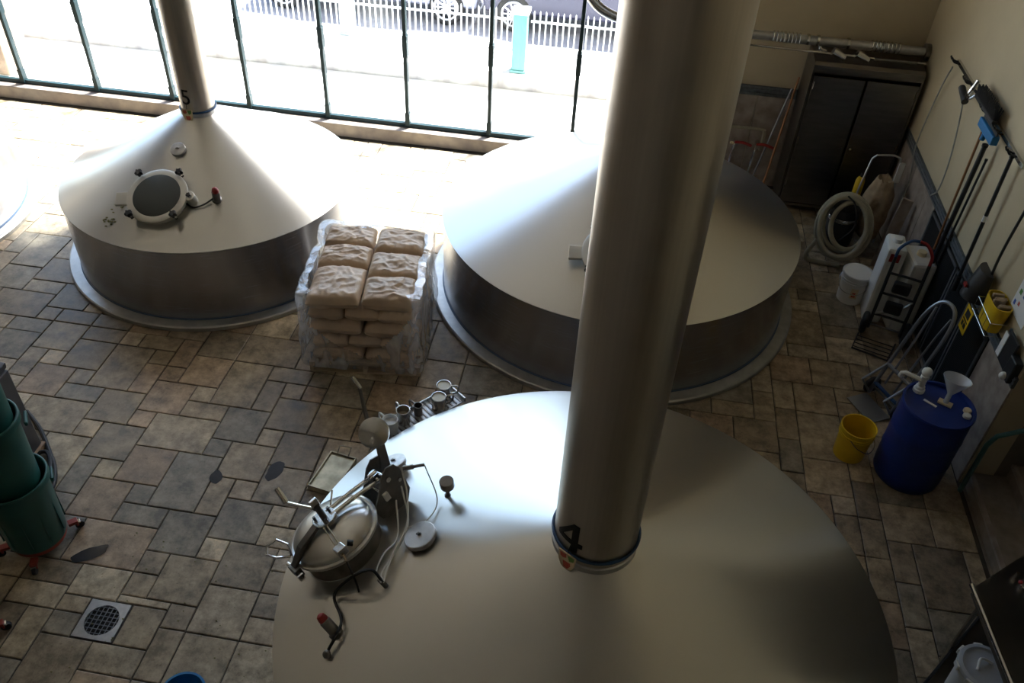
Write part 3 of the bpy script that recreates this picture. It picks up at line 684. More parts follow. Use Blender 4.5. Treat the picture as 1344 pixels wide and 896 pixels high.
# ------------------------------------------------------------------ pallet of malt bags
PAL = (-2.79, 6.08); PRZ = math.atan2(.13, 1.11)
def pallet():
    t = thing('wooden_pallet', 'weathered wooden pallet under the wrapped malt bags', 'pallet', (*PAL, 0), PRZ)
    W, D = 1.13, 1.26
    for x in (0, W/2-.02, W-.04): MB().box(x, x+.04, .0, D, .02, .105).build('stringer', 'pallet_wood', t, smooth=False, bevel=.003)
    for i in range(7):
        y = i*(D-.09)/6; MB().box(0, W, y, y+.09, .105, .125).build('deck_board', 'pallet_wood', t, smooth=False, bevel=.003)
    for y in (0, D/2-.045, D-.09): MB().box(0, W, y, y+.09, 0, .02).build('bottom_board', 'pallet_wood', t, smooth=False, bevel=.003)
pallet()
def bag_mesh(w, d, h, seed):
    m = MB(); nu, nv = 44, 34; v = []; f = []
    def prof(u): return max(0.0, 1-abs(u)**5)**.40
    for side in (1, -1):
        for j in range(nv+1):
            for i in range(nu+1):
                u = -1+2*i/nu; w_ = -1+2*j/nv
                e = prof(u)*prof(w_)
                z = h/2*e
                rg = 1-abs(noise.noise(Vector((u*2.2+seed*3+w_*.8, w_*2.6-u*.7, side*7))))*2
                nz = noise.noise(Vector((u*1.6+seed, w_*1.6, side*3)))*.022+max(0, rg-.35)*.017*e+noise.noise(Vector((u*6, w_*6+seed, side)))*.007
                k = 1+.05*noise.noise(Vector((u*1.3, w_*1.3, seed)))
                # gusset pinch at the short ends
                pin = 1-.05*abs(u)**4*(1-abs(w_))
                v.append((u*w/2*k*(1-.02*abs(w_)), w_*d/2*k*pin, side*(z+nz*e*1.0)))
        o = 0 if side == 1 else (nu+1)*(nv+1)
        for j in range(nv):
            for i in range(nu):
                a = o+j*(nu+1)+i; q = (a, a+1, a+nu+2, a+nu+1); f.append(q if side == 1 else tuple(reversed(q)))
    o = (nu+1)*(nv+1)
    ring = [i for i in range(nu+1)]+[j*(nu+1)+nu for j in range(1, nv+1)]+[nv*(nu+1)+i for i in range(nu-1, -1, -1)]+[j*(nu+1) for j in range(nv-1, 0, -1)]
    for a, b in zip(ring, ring[1:]+ring[:1]): f.append((a, b, b+o, a+o))
    m.add(v, f); return m
PM = Matrix.Translation((*PAL, 0)) @ Matrix.Rotation(PRZ, 4, 'Z')
def bags():
    rnd = random.Random(8); protos = {}
    LH = .170; z0 = .125
    low = 'brown paper malt bag behind the front ones in the lower layers of the wrapped pallet'
    top = {(0,0): 'front left malt bag on top of the pallet stack, long with a folded end', (1,0): 'front right malt bag on top of the pallet stack, creased corner showing',
           (0,1): 'middle left malt bag on top of the pallet stack', (1,1): 'middle right malt bag on top of the pallet stack',
           (0,2): 'rear left malt bag on top of the pallet stack under the film', (1,2): 'rear right malt bag on top of the pallet stack'}
    for L in range(5):
        rot = L in (1, 3)
        for r in range(3 if not rot else 2):
            for c in range(2 if not rot else 3):
                if not rot:
                    w, d = .52, .41
                    x = .045+.26+c*.525; y = .02+.205+r*.405
                    if L == 4 and c == 0: d = (.56, .34, .34)[r]; y = .02+(.28, .73, 1.06)[r]
                else:
                    w, d = .355, .61
                    x = .05+.18+c*.345; y = .02+.305+r*.60
                key = (rot, rnd.randrange(3))
                if L == 4: key = ('top', c, r)
                if key not in protos:
                    hh = LH*1.08
                    bm_ = bag_mesh(w*1.0, d*1.0, hh, len(protos)*3.7+1)
                    o = bm_.build('malt_bag', 'paper_bag', angle=60); protos[key] = o
                else:
                    o = protos[key].copy(); COL.objects.link(o)
                p = PM @ Vector((x+rnd.uniform(-.01, .01), y+rnd.uniform(-.01, .01), z0+LH*(L+.5)+((-.015, .0, .02)[r] if L == 4 else 0)))
                o.location = p; o.rotation_euler = (rnd.uniform(-.015, .015), rnd.uniform(-.02, .02)+(.03*(1 if c else -1) if L == 4 else 0), PRZ+rnd.uniform(-.03, .03))
                if L == 4: tag(o, top[(c, r)], 'bag', 'malt bags on the pallet')
                else:
                    lay = {3: 'second layer from the top', 2: 'third layer from the top', 1: 'fourth layer from the top', 0: 'bottom layer'}[L]
                    pos = ('left', 'middle', 'right')[c] if rot else ('left', 'right')[c]
                    tag(o, f'malt bag at the front {pos} of the {lay}' if r == 0 else low, 'bag', 'malt bags on the pallet')
                # stitched tape along one end
                if L == 4:
                    MB().box(-w*.5, -w*.47, -d*.44, d*.44, -.006, .006).build('stitched_end', 'ink_tan', o, smooth=False)
bags()
def film():
    # closed path round the stack, in pallet coordinates, starting at the front left corner
    x0, x1, y0, y1 = -.055, 1.175, -.075, 1.31; rc = .09; path = []
    def arc(cx, cy, a0):
        for i in range(9):
            a = R(a0+90*i/8); path.append((cx+rc*math.cos(a), cy+rc*math.sin(a)))
    def line(p, q, n):
        for i in range(1, n): path.append((p[0]+(q[0]-p[0])*i/n, p[1]+(q[1]-p[1])*i/n))
    arc(x0+rc, y0+rc, 180); line(path[-1], (x1-rc, y0), 46); arc(x1-rc, y0+rc, 270); line(path[-1], (x1, y1-rc), 36)
    arc(x1-rc, y1-rc, 0); line(path[-1], (x0+rc, y1), 40); arc(x0+rc, y1-rc, 90); line(path[-1], (x0, y0+rc), 36)
    n = len(path); cx, cy = (x0+x1)/2, (y0+y1)/2
    rows = 44; v = []; keep = []
    zt = 1.0
    for j in range(rows+1):
        for i, (px, py) in enumerate(path):
            s = j/rows
            if s <= .86:
                z = .125+(zt-.125)*s/.86; inn = 0
            else:
                z = zt+.012*math.sin((s-.86)/.14*PI/2); inn = (s-.86)/.14
            dx, dy = px-cx, py-cy
            k = 1-.14*inn-.045*max(0, (z-.2))
            q = Vector((px*2.2, py*2.2, z*2.2))
            dsp = .05*noise.noise(q*1.1)+.03*noise.noise(q*2.4)+.010*abs(noise.noise(q*6))
            if z < .2: dsp += .015
            l = math.hypot(dx, dy)
            v.append((cx+dx*k+dx/l*dsp, cy+dy*k+dy/l*dsp, z+.02*noise.noise(q*2.4+Vector((9, 0, 0)))))
    f = []
    def opened(i, j):
        px, py = path[i]; s = j/rows; z = .125+(zt-.125)*min(1, s/.86)
        if py < y0+.10:                                      # the torn front: a V dipping right of the middle
            u = (px-x0)/(x1-x0)
            edge = .72-(.50)*(u/.52) if u < .52 else .22+(.55)*((u-.52)/.42)**1.1
            if u < .06: edge = 2
            if u > .93: edge = 2
            edge += .035*noise.noise(Vector((u*9, 0, 4)))
            return z > edge
        return False
    for j in range(rows):
        for i in range(n):
            if s_open(opened, i, j): continue
            k_ = (i+1) % n; f.append((j*n+i, j*n+k_, (j+1)*n+k_, (j+1)*n+i))
    m = MB(); m.add(v, f)
    o = m.build('stretch_wrap', 'stretch_film', angle=180); o.location = (*PAL, 0); o.rotation_euler = (0, 0, PRZ)
    tag(o, 'torn clear plastic wrap hanging round the malt bags', 'plastic wrap')
def s_open(fn, i, j): return fn(i, j)
film()

# ------------------------------------------------------------------ shelf with jugs beside the near tank
SH = frame((-1.50, 4.66, .86), (0, 0, 1), (.42, .50, 0))          # x along the shelf (away to the right), y to the left/outside
def shelf():
    rz = math.atan2(.50, .42)
    t = thing('steel_shelf', 'narrow stainless drip shelf fixed at the rim of the near tank', 'shelf', (-1.50, 4.66, .86), rz)
    MB().box(-.12, .68, -.10, .10, -.012, 0).build('shelf_plate', 'steel_matte', t, smooth=False, bevel=.003)
    MB().box(-.12, .68, .092, .105, -.02, .03).build('front_lip', 'steel', t, smooth=False, bevel=.003)
    MB().box(.67, .685, -.10, .10, -.02, .03).build('end_lip', 'steel', t, smooth=False, bevel=.003)
    for i in range(18): MB().box(-.08+i*.042, -.068+i*.042, -.085, .085, 0, .006).build('drip_bar', 'steel_dark', t, smooth=False)
    for x in (.1, .5): MB().tube([(x, -.10, -.01), (x, -.12, -.2), (x, .08, -.015)], .012, smooth=False).build('bracket', 'steel', t)
shelf()
def mug(name, label, lx, ly, r, h, body, fill=None, hd=None, cat='mug'):
    p = SH @ Vector((lx, ly, .006)); t = thing(name, label, cat, p)
    MB().lathe([(.001, 0), (r*.96, 0), (r, .005), (r, h), (r-.003, h+.002), (r-.005, h), (r-.005, .006), (.001, .006)], 36, caps=False).build('body', body, t)
    MB().torus((0, 0, h), (0,0,1), r, .0035, 36, 6).build('rim', body, t)
    if fill: MB().lathe([(r-.006, h*fill[1]), (.001, h*fill[1]+.002)], 32, caps=False).build('contents', fill[0], t)
    if hd is not None:
        c, s_ = math.cos(hd), math.sin(hd); q = lambda d, z: (c*d, s_*d, z)
        MB().tube([q(r-.003, h*.92), q(r+.045, h*.98), q(r+.062, h*.88), q(r+.055, h*.45), q(r-.003, h*.22)], .009, k=4).build('handle', body, t)
mug('measuring_jug', 'white plastic measuring jug at the near end of the drip shelf', -.02, .0, .062, .13, 'white_plastic', ('milky_plastic', .78), R(150), 'jug')
mug('steel_mug', 'tall dark steel mug standing next to the white jug', .12, .015, .055, .14, 'steel', ('ink_tan', .55), R(135))
mug('steel_mug', 'smallest steel mug, in the middle of the drip shelf', .27, .015, .036, .10, 'steel_dark', None, R(150))
mug('steel_mug', 'steel mug filled with pale foam, nearer of the two at the shelf end', .45, -.03, .060, .125, 'steel', ('foam', .93), R(25))
mug('steel_mug', 'steel mug filled with pale foam, at the far end of the shelf', .57, .055, .060, .125, 'steel', ('foam', .93), R(5))
# weathered tray standing on the floor behind the near tank
t = thing('metal_tray', 'weathered yellowish metal tray with a wire handle behind the dome hatch', 'tray', (-2.13, 4.80, 0), R(-10))
MB().box(-.12, .12, -.22, .20, .03, .04).build('tray_plate', 'silver_plate', t, smooth=False, bevel=.004)
for q in ((-.13,-.118,-.23,.21), (.118,.13,-.23,.21), (-.13,.13,-.23,-.218), (-.13,.13,.198,.21)): MB().box(*q, 0, .06).build('tray_side', 'silver_plate', t, smooth=False, bevel=.003)
MB().tube([(-.06, .20, .055), (-.06, .26, .10), (.05, .27, .10), (.05, .20, .055)], .007, smooth=False).build('wire_handle', 'steel', t)

# ------------------------------------------------------------------ green bins, grey box and hose on the left
def bin_stack(name, label, x, y, n, rz, r0=.245):
    t = thing(name, label, 'bin', (x, y, 0), rz)
    for i in range(n):
        z = .13+.62*i
        H_ = .68; s_ = 1
        b = MB(); prof = [(.001, z), (r0*.88, z), (r0*.9, z+.02), (r0*1.0, z+H_-.06), (r0*1.09, z+H_-.055), (r0*1.10, z+H_-.03), (r0*1.08, z+H_), (r0*1.03, z+H_), (r0*.98, z+H_-.05), (r0*.86, z+.03), (.001, z+.03)]
        if i: prof = [(r0*.90, z+.02)]+prof[3:9]+[(r0*.89, z+.02)]
        if i: prof = [(r_*.93, z_) for r_, z_ in prof]
        b.lathe(prof, 56, caps=False); o = b.build('bin_body', 'green_bin', t, angle=30)
        MB().torus((0, 0, z+H_), (0,0,1), r0*1.055*(.93 if i else 1), .010, 56, 8).build('bin_rim', 'green_bin', o)
        for a in (35, 215):
            M = Matrix.Rotation(R(a), 4, 'Z'); MB(M).box(r0*1.06, r0*1.16, -.07, .07, z+H_-.10, z+H_-.06).build('grip', 'green_bin', o, smooth=False, bevel=.01)
    for k_ in range(10):
        M = Matrix.Rotation(R(36*k_+10), 4, 'Z')
        MB(M).box(r0*.92, r0*.965, -.006, .006, .20, .55).build('rib', 'green_bin', t, smooth=False)
    # red dolly
    MB().lathe([(r0*.70, .085), (r0*.84, .085), (r0*.84, .128), (r0*.70, .128)], 40, caps=False).build('dolly_ring', 'red_metal', t)
    for a in (44, 292, 216, 132):
        M = Matrix.Rotation(R(a), 4, 'Z')
        c = MB(M).box(r0*.9, r0*1.2, -.028, .028, .07, .10).box(r0*1.13, r0*1.2, -.024, .024, .04, .085).build('caster_arm', 'red_metal', t, smooth=False, bevel=.004)
        MB(M).cyl((r0*1.22, -.014, .036), (r0*1.22, .014, .036), .036).build('caster_wheel', 'rubber', c)
        MB(M).box(r0*1.12, r0*1.28, -.020, .020, .062, .082).build('caster_fork', 'chrome', c, smooth=False, bevel=.003)
bin_stack('green_bin', 'dark green round bins nested in a stack on a red wheeled dolly', -4.235, 3.65, 3, R(0))
bin_stack('green_bin', 'dark green bin on a red dolly mostly outside the left edge', -4.30, 2.72, 1, R(-10))
t = thing('equipment_box', 'dark grey metal equipment box at the left edge behind the green bins', 'box', (-5.10, 4.32, 0), R(3))
MB().box(-.30, .30, -.28, .28, .05, .96).build('body', 'grey_box', t, smooth=False, bevel=.012)
MB().prism([(-.28, .96), (.28, .96), (.29, 1.02), (-.29, 1.06)], -.30, .30, Matrix.Rotation(PI/2, 4, 'X')).build('lid', 'grey_box', t, smooth=False, bevel=.01)
MB().box(-.32, .32, -.30, .30, 0, .05).build('plinth', 'brick_pier', t, smooth=False)
MB().box(.12, .2, -.05, .05, 1.02, 1.05).build('latch', 'rubber', t, smooth=False)
hz = MB(); hz.tube([(-5.2, 4.98, .02), (-4.96, 4.80, .02), (-4.73, 4.57, .02), (-4.56, 4.38, .02), (-4.46, 4.18, .02), (-4.50, 4.02, .02), (-4.66, 4.0, .02), (-4.80, 4.12, .02), (-4.82, 4.35, .02), (-4.78, 4.52, .03), (-4.68, 4.50, .045), (-4.55, 4.30, .05), (-4.48, 4.05, .03), (-4.55, 3.95, .02)], .019)
tag(hz.build('black_hose', 'rubber'), 'black hose curling on the floor between grey box and green bins', 'hose')
# rim of a blue bucket at the bottom edge
t = thing('blue_bucket', 'blue bucket whose rim just shows at the bottom edge', 'bucket', (-2.42, 2.50, 0))
MB().lathe([(.001, 0), (.12, 0), (.15, .30), (.158, .30), (.158, .315), (.143, .315), (.115, .01), (.001, .01)], 40, caps=False).build('body', 'blue_bright', t)
MB().tube([(-.155, 0, .29), (-.15, -.08, .22), (0, -.17, .16), (.15, -.08, .22), (.155, 0, .29)], .004).build('handle', 'steel', t)

# ------------------------------------------------------------------ back right corner: cabinet, pipes, taps
def cabinet():
    x0, x1, y0, y1, z1 = 2.22, 3.52, 10.43, 10.98, 2.04
    t = thing('steel_cabinet', 'tall dark stainless cabinet with two doors in the back corner', 'cabinet', (x0, y0, 0)); W = x1-x0; D = y1-y0
    b = MB(); b.box(0, .02, 0, D, .08, z1-.08); b.box(W-.02, W, 0, D, .08, z1-.08); b.box(.02, W-.02, D-.02, D, .08, z1-.08); b.box(.02, W-.02, .0, D, .08, .12); b.box(0.02, W-.02, .0, D-.02, z1-.12, z1-.08)
    b.build('body', 'steel_cabinet', t, smooth=False)
    MB().prism([(0, z1-.08), (D, z1-.08), (D, z1+.05), (.05, z1+.0), (0, z1-.03)], 0, W, Matrix(((0,0,1,0),(1,0,0,0),(0,1,0,0),(0,0,0,1)))).build('sloped_top', 'steel_cabinet', t, smooth=False, bevel=.004)
    for k_ in (0, 1):
        a = .035+k_*(W/2-.02)+.0; d = MB().box(a, a+W/2-.05, -.022, -.001, .14, z1-.16).build('door', 'steel_cabinet', t, smooth=False, bevel=.004)
        hx = a+(W/2-.09 if k_ == 0 else .04)
        MB().cyl((hx, -.022, 1.0), (hx, -.05, 1.0), .016, n=14).build('door_knob', 'chrome', d)
        ex = a+.012 if k_ == 0 else a+W/2-.062
        for z in (.4, 1.0, 1.72): MB().cyl((ex, -.026, z), (ex, -.026, z+.10), .009, n=8).build('hinge', 'chrome', d)
    for x in (.06, W-.06):
        for y in (.06, D-.06): MB().cyl((x, y, 0), (x, y, .08), .02, n=10).build('foot', 'steel_dark', t)
cabinet()
# pipe along the back wall
t = thing('wall_pipe', 'fat steel pipe with ribbed clamps running above the cabinet', 'pipe', (.62, 10.80, 2.17))
MB().cyl((0, 0, 0), (2.95, 0, -.01), .055, n=20).build('pipe', 'steel_matte', t)
MB().cyl((2.90, 0, -.01), (2.955, 0, -.01), .10, n=24).build('wall_flange', 'steel_dark', t)
for x in (1.22, 1.5, 1.62, 1.98): MB().cyl((x, 0, 0), (x+.03, 0, 0), .066, n=20).build('pipe_joint', 'steel', t)
for xs in (1.10, 2.28):
    for i in range(8): MB().torus((xs+i*.045, .0, .0), (1, 0, 0), .064, .008, 20, 6).build('clamp_rib', 'steel', t)
t = thing('thin_pipe', 'thin steel pipe with an elbow and bright wrapped section in front of the fat pipe', 'pipe', (.62, 10.60, 2.12))
m = MB(); m.tube([(0, 0, 0), (1.60, 0, -.015), (1.64, 0, .03), (1.64, 0, .05), (1.68, 0, 0), (1.72, 0, -.02), (2.9, 0, -.03)], .015); m.build('pipe', 'steel', t)
for x in (1.80, 2.08): MB().cyl((x, -.02, .02), (x+.15, -.02, -.05), .05, .042, n=14).build('foil_wrap', 'chrome', t)
MB().tube([(2.3, 0, -.03), (2.5, -.03, -.02), (2.8, 0, -.03)], .02).build('wire_wrap', 'steel_dark', t)
# taps on the back wall left of the cabinet
t = thing('hose_tap', 'chrome tap pair with red lever handles behind the middle tank', 'tap', (1.75, 10.98, .35))
for x, z in ((-.16, .32), (.13, .27)): MB().tube([(x, -.02, z), (x-.03, -.10, z-.05), (x-.05, -.13, -.15)], .018).build('tap_spout', 'chrome', t)
for x in (-.16, .13): MB().cyl((x, .04, .30), (x, -.10, .30), .032, n=14).build('tap_body', 'chrome', t)
for x, c in ((-.16, 'red_plastic'), (.13, 'red_plastic')): MB().tube([(x-.02, -.10, .33), (x+.08, -.13, .35), (x+.20, -.12, .31)], .020).build('lever', c, t)
MB().cyl((-.20, -.11, .32), (-.24, -.12, .33), .018, n=10).build('lever_tip', 'tag_cream', t)
MB().tube([(-.55, -.05, .52), (.10, -.05, .53), (.17, -.05, .50), (.18, -.05, .42), (.18, -.03, .22)], .022).build('bent_tube', 'hose_beige', t)
for i, (a, b, c, lab) in enumerate([((2.14, 10.98, 1.46), (1.86, 10.80, .02), 'grey_tube', 'pale metal pole leaning in the corner left of the cabinet'), ((2.19, 10.98, 1.62), (2.00, 10.55, .02), 'wood_brown', 'brown wooden pole leaning against the cabinet side')]):
    t = thing('leaning_pole', lab, 'pole', b); d = Vector(a)-Vector(b)
    MB().cyl((0,0,0), d, .014, n=10).build('shaft', c, t); MB().cyl((0,0,0), d*.05, .018, n=10).build('end_cap', 'chrome', t)

# ------------------------------------------------------------------ along the right wall
def hose_reel():
    t = thing('hose_coil', 'thick beige hose coiled in big loops in front of the cabinet', 'hose', (2.86, 9.38, 0))
    c = Vector((.02, -.02, .47)); ax = Vector((-.30, -.86, .36)); rnd = random.Random(4)
    for i in range(5):
        cc = c+ax.normalized()*(.07*i-.14)+Vector((rnd.uniform(-.06, .06), 0, rnd.uniform(-.03, .05)))
        MB().torus(cc, (ax+Vector((rnd.uniform(-.2, .2), rnd.uniform(-.1, .1), rnd.uniform(-.15, .15)))).normalized(), (.36, .30, .34, .25, .31)[i], .030, 44, 10, (.86, 1.16)).build('hose_loop', 'hose_beige', t)
    MB().tube([(-.28, -.1, .30), (-.36, -.12, .12), (-.34, -.14, .04), (-.20, -.18, .034), (.05, -.2, .034)], .030).build('hose_end', 'hose_beige', t)
    m = MB(); m.tube([(-.08, -.06, .92), (.02, -.12, .84), (.10, -.10, .55), (.0, -.05, .3)], .011); m.build('strap', 'rubber', t)
hose_reel()
t = thing('vacuum_cleaner', 'black machine with a shiny band inside the hose loops', 'vacuum', (2.90, 9.66, 0))
MB().lathe([(.001, .06), (.17, .06), (.19, .10), (.19, .42), (.17, .46)], 32).build('drum', 'black_plastic', t)
MB().lathe([(.192, .44), (.196, .45), (.196, .48), (.19, .49)], 32).build('band', 'chrome', t)
MB().lathe([(.19, .49), (.18, .60), (.10, .66), (.001, .67)], 32, caps=False).build('head', 'black_plastic', t)
for a in (30, 120, 210, 300): MB(Matrix.Rotation(R(a), 4, 'Z')).cyl((.17, -.012, .03), (.17, .012, .03), .03, n=12).build('wheel', 'rubber', t)
def sack_frame():
    t = thing('waste_stand', 'pale tube stand holding a burlap sack beside the cabinet', 'stand', (3.24, 9.92, 0))
    MB().tube([(-.21, -.06, .0), (-.20, -.04, .75), (-.16, -.03, 1.15), (-.12, -.03, 1.20), (.08, -.03, 1.22), (.16, -.03, 1.19), (.20, -.03, 1.02), (.20, -.05, .0)], .013, smooth=False).build('frame', 'steel_matte', t)
    MB().box(.165, .23, -.06, -.03, .88, 1.14).build('paper_label', 'paper_white', t, smooth=False)
    MB().tube([(-.20, -.04, .35), (.20, -.05, .35)], .011, smooth=False).build('crossbar', 'steel_matte', t)
    # sack
    m = MB(); n = 40; rows = 26; v = []; f = []
    for j in range(rows+1):
        s_ = j/rows; z = .20+.78*s_
        rr = .165*(.80+.35*math.sin(PI*min(1, s_*1.1)))*(1-.22*max(0, s_-.75)/.25)
        for i in range(n):
            a = 2*PI*i/n; q = Vector((math.cos(a)*1.2, math.sin(a)*1.2, s_*2.2))
            k_ = 1+.28*noise.noise(q*1.5)+.10*math.sin(a*5+s_*4)
            v.append((.02+rr*k_*math.cos(a)*.95, -.18+rr*k_*math.sin(a)*.9, z+.05*noise.noise(q*2)*(s_ > .8)))
    for j in range(rows):
        for i in range(n): f.append((j*n+i, j*n+(i+1) % n, (j+1)*n+(i+1) % n, (j+1)*n+i))
    f.append(tuple(range(n-1, -1, -1)))
    v += [(.02, -.18, .93)]; c = len(v)-1
    for i in range(n): f.append((rows*n+i, rows*n+(i+1) % n, c))
    m.add(v, f); o = m.build('burlap_sack', 'burlap', angle=60); o.location = (3.24, 9.92, 0); tag(o, 'crumpled brown burlap sack hanging in the pale tube stand', 'sack')
    t = thing('yellow_bottle', 'yellow bottle standing between the burlap sack and the cabinet', 'bottle', (3.07, 10.02, .50))
    MB().lathe([(.001, 0), (.05, 0), (.055, .01), (.055, .27), (.045, .31), (.02, .33)], 24, caps=False).build('body', 'yellow_plastic', t)
    MB().lathe([(.022, .33), (.022, .37), (.001, .371)], 16, caps=False).build('cap', 'black_plastic', t)
    MB().box(-.07, .07, -.07, .07, -.5, 0).build('stand_block', 'black_plastic', t, smooth=False, bevel=.005)
sack_frame()
# leaning dark cardboard/board pieces beside the sack
o = MB().prism([(-.05, 0), (.10, 0), (.16, .95), (.03, .98)], -.02, .02, Matrix.Rotation(PI/2, 4, 'X')).build('wooden_board', 'wainscot', smooth=False, bevel=.004); o.location = (3.36, 9.32, 0)
tag(o, 'brown plank leaning against the right wall behind the white canister', 'board')

def bucket(name, label, x, y, body, lid=None, r=.15, h=.37, rz=0, extra=None):
    t = thing(name, label, 'bucket', (x, y, 0), rz)
    prof = [(.001, 0), (r*.86, 0), (r*.88, .006), (r*.955, h*.74), (r*1.02, h*.745), (r*1.02, h*.765), (r*.965, h*.77), (r*.97, h*.82), (r*1.03, h*.825), (r*1.03, h*.845), (r*.975, h*.85), (r*.98, h*.96), (r*1.03, h*.965), (r*1.03, h)]
    if not lid: prof += [(r*.965, h), (r*.84, .012), (.001, .012)]
    MB().lathe(prof, 56, caps=False).build('body', body, t, angle=25)
    if lid: MB().lathe([(r*1.05, h-.02), (r*1.06, h+.004), (r*1.02, h+.012), (r*.96, h+.012), (r*.94, h+.004), (.001, h+.004)], 56, caps=False).build('lid', lid, t, angle=25)
    m = MB(); m.tube([(-r*1.03, 0, h*.82), (-r*1.0, -r*.5, h*.66), (-r*.5, -r*1.1, h*.5), (r*.5, -r*1.1, h*.5), (r*1.0, -r*.5, h*.66), (r*1.03, 0, h*.82)], .004); m.build('bail_handle', 'steel', t)
    return t
t = bucket('plastic_bucket', 'white lidded bucket with a faint red label near the hose coil', 2.95, 8.56, 'white_plastic', 'white_plastic', .165, .38, R(-25))
m = MB(); m.lathe([(.151, .10), (.157, .24)], 10, caps=False, a0=R(-85), a1=R(-55)); m.build('red_label', 'tag_cream', t)
for k_ in range(3): MB().lathe([(.1525+.001*k_, .12+.04*k_), (.154+.001*k_, .145+.04*k_)], 6, caps=False, a0=R(-79+k_*2), a1=R(-62-k_*2)).build('label_mark', 'ink_red', t)
bucket('plastic_bucket', 'bright yellow open bucket beside the blue drum', 2.585, 6.0, 'yellow_plastic', None, .16, .37, R(60))

def drum():
    x, y = 3.09, 5.86; r, h = .30, .90
    t = thing('plastic_drum', 'big blue plastic drum with a white hand pump by the steps', 'drum', (x, y, 0))
    prof = [(.001, 0), (r*.93, 0), (r*.98, .03), (r, .10), (r*1.005, .28), (r*1.02, .30), (r*1.005, .32), (r*1.005, .58), (r*1.02, .60), (r*1.005, .62), (r, .78), (r*.985, .86), (r*1.02, .868), (r*1.03, .885), (r*1.01, .90), (r*.95, .90), (r*.93, .872), (.001, .872)]
    MB().lathe(prof, 72, caps=False).build('body', 'blue_plastic', t, angle=30)
    for k_, (bx, by, c) in enumerate([(.235, -.07, 'white_plastic'), (.255, .0, 'tag_cream')]):
        MB(Matrix.Translation((bx-.02, by-.02, .872))).lathe([(.035, 0), (.035, .018), (.03, .024), (.001, .024)], 24, caps=False).build('bung_cap', c, t)
    MB(Matrix.Translation((-.07, .02, .872))).box(-.06, .06, -.012, .012, 0, .006, Matrix.Rotation(R(-40), 4, 'Z')).build('paper_slip', 'paper_white', t, smooth=False)
    p = thing('hand_pump', 'white plastic hand pump standing in the blue drum', 'pump', (x-.14, y+.17, .872))
    MB().lathe([(.05, 0), (.05, .03), (.04, .035), (.04, .06), (.03, .07), (.03, .15), (.036, .155), (.036, .18), (.024, .19)], 24).build('pump_body', 'white_plastic', p)
    MB().sphere((0, 0, .225), .045).build('pump_knob', 'white_plastic', p)
    MB().tube([(-.02, .0, .13), (-.16, .03, .165), (-.185, .035, .155), (-.19, .037, .11)], .020, smooth=False).build('spout', 'white_plastic', p)
    fn = thing('funnel', 'translucent plastic funnel standing on the blue drum', 'funnel', (x+.06, y+.04, .872))
    MB(frame((0, 0, .01), (.10, .18, 1))).lathe([(.022, 0), (.022, .10), (.115, .25), (.12, .26), (.116, .262), (.018, .105), (.018, 0)], 36, caps=False).build('cone', 'clear_plastic', fn)
    MB().box(-.06, .06, -.03, .03, 0, .022, Matrix.Rotation(R(-30), 4, 'Z')).build('base_clip', 'tag_cream', fn, smooth=False, bevel=.004)
drum()

def hand_truck_black():
    # upright truck seen from its front: base at the wheels, handle leaning back to the wall
    t = thing('hand_truck', 'black hand truck with a red and blue looped handle in front of the white canister', 'hand truck', (3.20, 7.86, 0), R(-18))
    L_ = []
    for s_ in (-1, 1):
        m = MB(); m.tube([(s_*.17, 0, .10), (s_*.17, .05, .62), (s_*.17, .09, 1.0)], .018, smooth=False); m.build('rail', 'black_plastic', t)
        h = MB(); h.tube([(s_*.17, .09, 1.0), (s_*.16, .11, 1.10), (s_*.08, .13, 1.20), (0, .13, 1.22)], .017); h.build('handle_half', 'blue_cable' if s_ < 0 else 'red_plastic', t)
        w = MB(); w.torus((s_*.22, .03, .13), (1, 0, 0), .095, .035, 28, 10); o = w.build('wheel', 'rubber', t)
        MB().cyl((s_*.20, .03, .13), (s_*.24, .03, .13), .06).build('wheel_hub', 'steel_dark', o)
    for z, y in ((.28, .02), (.55, .045), (.80, .07)): MB().tube([(-.17, y, z), (0, y-.025, z+.02), (.17, y, z)], .014).build('crossbar', 'black_plastic', t)
    MB().tube([(-.17, .02, .28), (.05, .0, .42), (.17, .04, .55)], .012).build('brace', 'steel_matte', t)
    m = MB(); m.tube([(-.24, -.05, .02), (-.26, -.35, .02), (.12, -.38, .02), (.16, -.05, .02)], .010, smooth=False)
    m.build('toe_frame', 'black_plastic', t)
    for k_ in range(4): MB().tube([(-.25, -.10-.07*k_, .02), (.145, -.11-.07*k_, .02)], .006, smooth=False).build('toe_bar', 'black_plastic', t)
    for z in (.35, .62): MB().box(-.09, .09, -.02, .05, z, z+.14).build('pad', 'black_plastic', t, smooth=False, bevel=.02)
    MB().cyl((-.24, .03, .13), (.24, .03, .13), .012, n=8).build('axle', 'steel_dark', t)
hand_truck_black()
